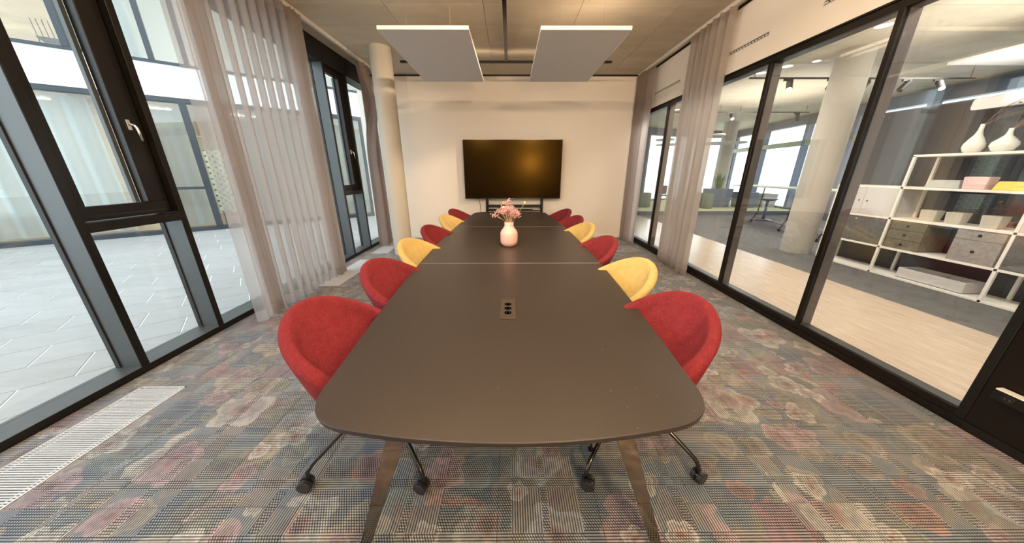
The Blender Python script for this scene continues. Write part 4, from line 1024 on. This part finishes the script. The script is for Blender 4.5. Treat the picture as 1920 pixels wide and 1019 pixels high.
for i, (a, b, x0) in enumerate(((4.22, 4.40, 6.05), (3.96, 4.13, 6.05), (3.63, 3.80, 6.05))):
    lb = ('sand-coloured square pot, leftmost of three on the middle shelf', 'sand-coloured square pot, middle of three on the middle shelf', 'sand-coloured square pot, rightmost of three on the middle shelf')[i]
    e = empty('plant_pot', (x0 + 0.09, (a + b) / 2, zz), label=lb, cat='pot', group='sand pots on the middle shelf')
    o_ = 0.012
    m_ = MB().hexa([(x0 + o_, a + o_, zz), (x0 + 0.13 - o_, a + o_, zz), (x0 + 0.13 - o_, b - o_, zz), (x0 + o_, b - o_, zz)], [(x0, a, zz + 0.155), (x0 + 0.13, a, zz + 0.155), (x0 + 0.13, b, zz + 0.155), (x0, b, zz + 0.155)])
    part('pot_body', m_, M_pot, e, bevel=0.006)
    part('soil', MB().box((x0 + 0.012, a + 0.012, zz + 0.155), (x0 + 0.118, b - 0.012, zz + 0.158)), M_potd, e)
for i, (a, b) in enumerate(((4.13, 4.21), (3.82, 3.93))):
    e = tag(part('pot', MB().lathe([(0.03, 0), (0.045, 0.10), (0.040, 0.10), (0.036, 0.09), (0.001, 0.09)], (6.30, (a + b) / 2, zz), 16), M_potd, smooth=True), ('small brown pot between the left and middle sand pots', 'small brown pot between the middle and right sand pots')[i], 'pot', 'small brown pots on the middle shelf')
cr = empty('crate', (6.2, 4.03, 0.036), label='long pale grey tray crate on the lowest shelf', cat='crate')
z0 = 0.0365
part('bottom', MB().box((6.04, 3.64, z0), (6.34, 4.36, z0 + 0.01)), M_pale, cr)
for nm, a, b in (('side_panel', (6.04, 3.64, z0), (6.052, 4.36, z0 + 0.155)), ('side_panel', (6.328, 3.64, z0), (6.34, 4.36, z0 + 0.155)), ('end_panel', (6.052, 3.64, z0), (6.328, 3.652, z0 + 0.155)), ('end_panel', (6.052, 4.348, z0), (6.328, 4.36, z0 + 0.155))):
    part(nm, MB().box(a, b), M_pale, cr, bevel=0.002)
part('divider', MB().box((6.052, 3.98, z0), (6.328, 3.99, z0 + 0.14)), M_pale, cr)
part('hand_hole', MB().tube([(6.20, 3.6405, z0 + 0.11), (6.20, 3.639, z0 + 0.11)], 0.014, 12), M_skirt, cr)
# vases on top
def vase2(y, prof, lab, seed, x=6.15):
    zt = 1.8315
    e = empty('vase', (x, y, zt), label=lab, cat='vase', group='white vases on the shelf unit')
    part('body', MB().lathe(prof, (x, y, zt), 28), M_whitecer, e, smooth=True)
    part('mouth', MB().lathe([(prof[-1][0] * 0.7, prof[-1][1] + 0.0005), (prof[-1][0] * 0.7, prof[-1][1] + 0.001)], (x, y, zt), 16), M_potd, e)
    rr = random.Random(seed)
    b_ = empty('dried_branches', (x, y, zt + prof[-1][1] - 0.02), label=('dried brown grass branches in the tall white vase', 'dried brown grass branches in the squat white vase')[seed - 11], cat='branches', group='dried branches in the white vases')
    for k in range(8):
        p0 = Vector((x, y, zt + prof[-1][1] - 0.03)); d = Vector((rr.uniform(-.1, .1), -rr.uniform(0.25, 0.75), rr.uniform(0.16, 0.38)))
        p1 = p0 + Vector((0, d.y * 0.2, d.z * 0.55)); p2 = p0 + Vector((d.x * .6, d.y * 0.6, d.z * 0.9)); p3 = p0 + d
        part('branch', MB().tube([p0, p1, p2, p3], [0.0024, 0.002, 0.0016, 0.0008], 5), M_twig, b_)
        m_ = MB()
        for q in range(9):
            c_ = p2.lerp(p3, rr.random()) + Vector((rr.uniform(-1, 1), rr.uniform(-1, 1), rr.uniform(-1, 1))) * 0.02; m_.ball(c_, rr.uniform(0.005, 0.010), 5, sz=1.4)
        part('seed_head', m_, M_twig, b_)
vase2(4.225, [(0.045, 0.0), (0.072, 0.015), (0.093, 0.065), (0.090, 0.11), (0.066, 0.165), (0.036, 0.22), (0.022, 0.28), (0.020, 0.35)], 'tall white teardrop vase with a long neck on the shelf unit', 11)
vase2(3.965, [(0.045, 0.0), (0.080, 0.015), (0.108, 0.070), (0.102, 0.110), (0.066, 0.150), (0.030, 0.19), (0.021, 0.23), (0.020, 0.27)], 'squat white vase with a short neck on the shelf unit', 12)
# dark felt partition behind the shelf
fp = empty('felt_partition', (6.6, 4.0, 0), label='dark grey felt partition wall standing behind the shelf unit', cat='partition')
for k in range(5):
    y1 = 5.78 - k * 1.1
    part('panel', MB().box((6.46, y1 - 1.098, 0.02), (6.52, y1, 2.54)), M_dark, fp, bevel=0.003)
part('top_edge', MB().box((6.455, 0.28, 2.54), (6.525, 5.78, 2.555)), M_mullion_f, fp)
part('base', MB().box((6.44, 0.28, 0.0), (6.54, 5.78, 0.02)), M_mullion_f, fp)
pd = empty('hanging_lamp', (6.2, 3.5, 2.45), label='rounded white pendant panel hanging over the white vases', cat='lamp')
m_ = MB(); n = 10; o_ = []
for (cy_, cz2, a0) in ((2.6, 2.405, 180), (4.40, 2.405, 270), (4.40, 2.475, 0), (2.6, 2.475, 90)):
    for k in range(6):
        a = R(a0 + 90 * k / 5); o_.append((cy_ + 0.035 * math.cos(a), cz2 + 0.035 * math.sin(a)))
m_.hexa([(6.18, a, b) for a, b in o_], [(6.23, a, b) for a, b in o_]); part('body', m_, M_skirt, pd)
for yy in (2.9, 4.1): part('wire', MB().cyl((6.205, yy, 2.50), (6.205, yy, H), 0.002, 5), M_black, pd)
ap = empty('acoustic_panel', (7.6, 4.8, 3.2), label='white suspended acoustic panel in the open office above the felt partition', cat='acoustic panel')
part('board', MB().box((6.95, 3.4, 3.2), (8.6, 5.48, 3.24)), M_acoustic, ap, bevel=0.004)
for p_ in ((7.1, 3.6), (8.4, 3.6), (7.1, 5.3), (8.4, 5.3)): part('wire', MB().cyl((*p_, 3.24), (*p_, H), 0.0015, 5), M_steel, ap)
# ---- light tracks and spots
def track(x0, x1, y, lab, heads, k0=0):
    e = empty('spotlight_track', ((x0 + x1) / 2, y, 3.4), label=lab, cat='light track', group='spotlight tracks in the open office')
    part('rail', MB().box((x0, y - 0.018, 3.39), (x1, y + 0.018, 3.42)), M_black, e)
    n = max(2, int((x1 - x0) / 1.6))
    for k in range(n + 1): xx = x0 + 0.1 + (x1 - x0 - 0.2) * k / n; part('hanger', MB().cyl((xx, y, 3.42), (xx, y, H), 0.005, 6), M_black, e)
    for i, (x, dx, dy, lit) in enumerate(heads):
        s = part('adapter', MB().box((x - 0.13, y - 0.016, 3.355), (x + 0.05, y + 0.016, 3.39)), M_black, e)
        p = Vector((x, y, 3.33)); d = Vector((dx, dy, -0.8)).normalized()
        part('arm', MB().cyl((x, y, 3.355), tuple(p - d * 0.02), 0.012, 6), M_black, s)
        part('head', MB().tube([p - d * 0.03, p - d * 0.02, p + d * 0.17, p + d * 0.175], [0.045, 0.055, 0.055, 0.050], 18), M_black, s)
        if lit: part('lamp_face', MB().cyl(p + d * 0.1755, p + d * 0.178, 0.045, 16), M_bulb, s)
track(4.9, 9.55, 6.98, 'black spotlight track in front of the far concrete column', [(5.75, -0.3, -0.5, True), (6.65, -0.7, -0.3, False), (7.35, -0.55, 0.1, True), (8.2, -0.6, 0.1, False), (8.85, -0.3, -0.7, True)])
track(5.2, 9.65, 10.65, 'black spotlight track furthest away near the platform', [(6.05, 0.1, -0.5, False), (7.15, -0.1, -0.7, True), (8.2, 0.5, -0.6, True), (9.3, 0.3, 0.2, False)])
for i, (x, y) in enumerate(((5.55, 6.90), (5.85, 6.60), (5.37, 7.33), (5.395, 5.155), (5.68, 11.3))):
    dl = empty('downlight', (x, y, H), label=('round lit downlight beside the far column top', 'smaller round lit downlight right of the one beside the column', 'round lit downlight at the second partition mullion', 'round lit downlight at the top of the nearest glass pane', 'round lit downlight beside the middle right curtain')[i], cat='ceiling light', group='ceiling downlights in the open office')
    r = 0.085 if i != 1 else 0.06
    part('trim_ring', MB().lathe([(r, -0.012), (r + 0.018, -0.010), (r + 0.018, 0.0), (r, 0.0), (r, -0.012)], (x, y, H), 24, cap=False), M_skirt, dl)
    part('lamp_face', MB().cyl((x, y, H - 0.009), (x, y, H - 0.004), r, 24), M_bulb, dl)
for i, (x, y, r) in enumerate(((8.85, 13.2, 0.75), (6.6, 10.4, 0.28), (5.7, 11.85, 0.32), (6.9, 14.0, 0.5))):
    pl = empty('pendant_disc', (x, y, 2.7), label=('large flat grey disc pendant before the far windows', 'small grey disc pendant behind the middle right curtain', 'grey disc pendant seen in the farthest glass pane', 'lower grey disc pendant seen in the farthest glass pane')[i], cat='lamp', group='flat disc pendants')
    part('disc', MB().lathe([(r - 0.01, 0), (r, 0.008), (r, 0.035), (r - 0.01, 0.045)], (x, y, 2.68), 36), M_greybox, pl)
    part('wire', MB().cyl((x, y, 2.72), (x, y, H), 0.003, 5), M_black, pl)
# ---- high table, stool, planters, poufs
ht = empty('standing_table', (7.9, 8.4, 0), label='narrow high table on black legs with castors beyond the glass', cat='table')
part('tabletop', MB().box((7.45, 6.75, 1.15), (8.25, 10.3, 1.18)), M_greybox, ht, bevel=0.003)
for (x, y, sx) in ((7.55, 8.23, 1), (8.06, 9.9, 1), (7.31, 6.9, 1), (8.1, 6.95, -1)):
    part('leg', MB().tube([(x, y, 0.07), (x + 0.12 * sx, y - 0.02, 0.35), (x + 0.18 * sx, y, 1.15)], 0.016, 8), M_black, ht)
    part('castor', MB().cyl((x - 0.02, y, 0.04), (x + 0.02, y, 0.04), 0.04, 14), M_wheel, ht)
part('stretcher', MB().tube([(8.1, 9.9, 0.18), (7.6, 8.23, 0.18)], 0.012, 6), M_black, ht)
part('base_board', MB().tube([(7.35, 6.95, 0.16), (7.6, 8.23, 0.16)], 0.012, 6), M_black, ht)
stl = empty('wobble_stool', (8.05, 8.85, 0), label='dark round stool on a single stem beside the high table', cat='stool')
stl.location = (8.7, 10.2, 0)
def ST(z): return (8.7, 10.2, z)
part('base', MB().lathe([(0.20, 0), (0.26, 0.015), (0.25, 0.03), (0.05, 0.055), (0.001, 0.06)], ST(0), 28), M_mullion_f, stl, smooth=True)
part('stem', MB().lathe([(0.045, 0.05), (0.035, 0.3), (0.05, 0.66)], ST(0), 16), M_mullion_f, stl, smooth=True)
part('seat', MB().lathe([(0.001, 0.655), (0.14, 0.665), (0.25, 0.70), (0.255, 0.74), (0.19, 0.755), (0.001, 0.745)], ST(0), 28), M_mullion_f, stl, smooth=True)
pl_ = [(8.9, 13.1, 0.95, 0.75), (9.95, 12.9, 0.75, 0.62), (10.85, 12.9, 0.6, 0.55)]
for i, (x, y, w, h_) in enumerate(pl_):
    lb = ('grey planter box with snake plants left of the partition mullion', 'dark grey planter box behind the high table', 'blue-grey planter box beside the stool')[i]
    e = empty('planter', (x, y, 0.152), label=lb, cat='planter', group='planter boxes on the platform')
    part('box', MB().hexa([(x - w / 2 + .05, y - 0.25, 0.1525), (x + w / 2 - .05, y - 0.25, 0.1525), (x + w / 2 - .05, y + 0.25, 0.1525), (x - w / 2 + .05, y + 0.25, 0.1525)], [(x - w / 2, y - 0.28, 0.152 + h_), (x + w / 2, y - 0.28, 0.152 + h_), (x + w / 2, y + 0.28, 0.152 + h_), (x - w / 2, y + 0.28, 0.152 + h_)]), M_mullion_f if i < 2 else M_greybox, e, bevel=0.01)
    part('rim', MB().box((x - w / 2 + 0.02, y - 0.26, 0.152 + h_), (x + w / 2 - 0.02, y + 0.26, 0.156 + h_)), M_potd, e)
    if i < 2: leafy('snake_plant', (x, y, 0.156 + h_), 0.75 - 0.1 * i, 30, 0.42, ('spiky snake plants in the left planter on the platform', 'spiky snake plants in the planter behind the high table')[i], 'plant', seed=20 + i, width=0.03, group='snake plants on the platform')
for i, (x, y, r) in enumerate(((5.72, 13.0, 0.28), (8.0, 13.0, 0.30), (8.12, 12.45, 0.20))):
    lb = ('sage green cylindrical pouf in the farthest glass pane', 'sage green pouf behind the middle right curtain', 'smaller olive pouf on the platform beside the planter')[i]
    e = empty('pouf', (x, y, 0.152), label=lb, cat='stool', group='poufs on the platform')
    part('body', MB().lathe([(r - 0.02, 0.001), (r, 0.02), (r, 0.56), (r - 0.03, 0.59), (0.001, 0.60)], (x, y, 0.152), 24), M_pouf, e, smooth=True)
    part('base_ring', MB().lathe([(r - 0.04, 0.0), (r - 0.03, 0.0), (r - 0.03, 0.002), (r - 0.04, 0.002)], (x, y, 0.1521), 24), M_black, e)
fchr = empty('side_chair', (6.7, 13.3, 0.152), label='blue-grey side chair with white legs on the far platform', cat='chair')
part('seat', MB().box((6.48, 13.1, 0.60), (6.92, 13.5, 0.64)), M_facframe, fchr, bevel=0.01)
part('backrest', MB().box((6.50, 13.46, 0.66), (6.90, 13.50, 1.02)), M_facframe, fchr, bevel=0.01)
for a, b in ((6.5, 13.12), (6.9, 13.12), (6.5, 13.48), (6.9, 13.48)): part('leg', MB().cyl((a, b, 0.1525), (a, b, 0.66), 0.014, 8), M_skirt, fchr)
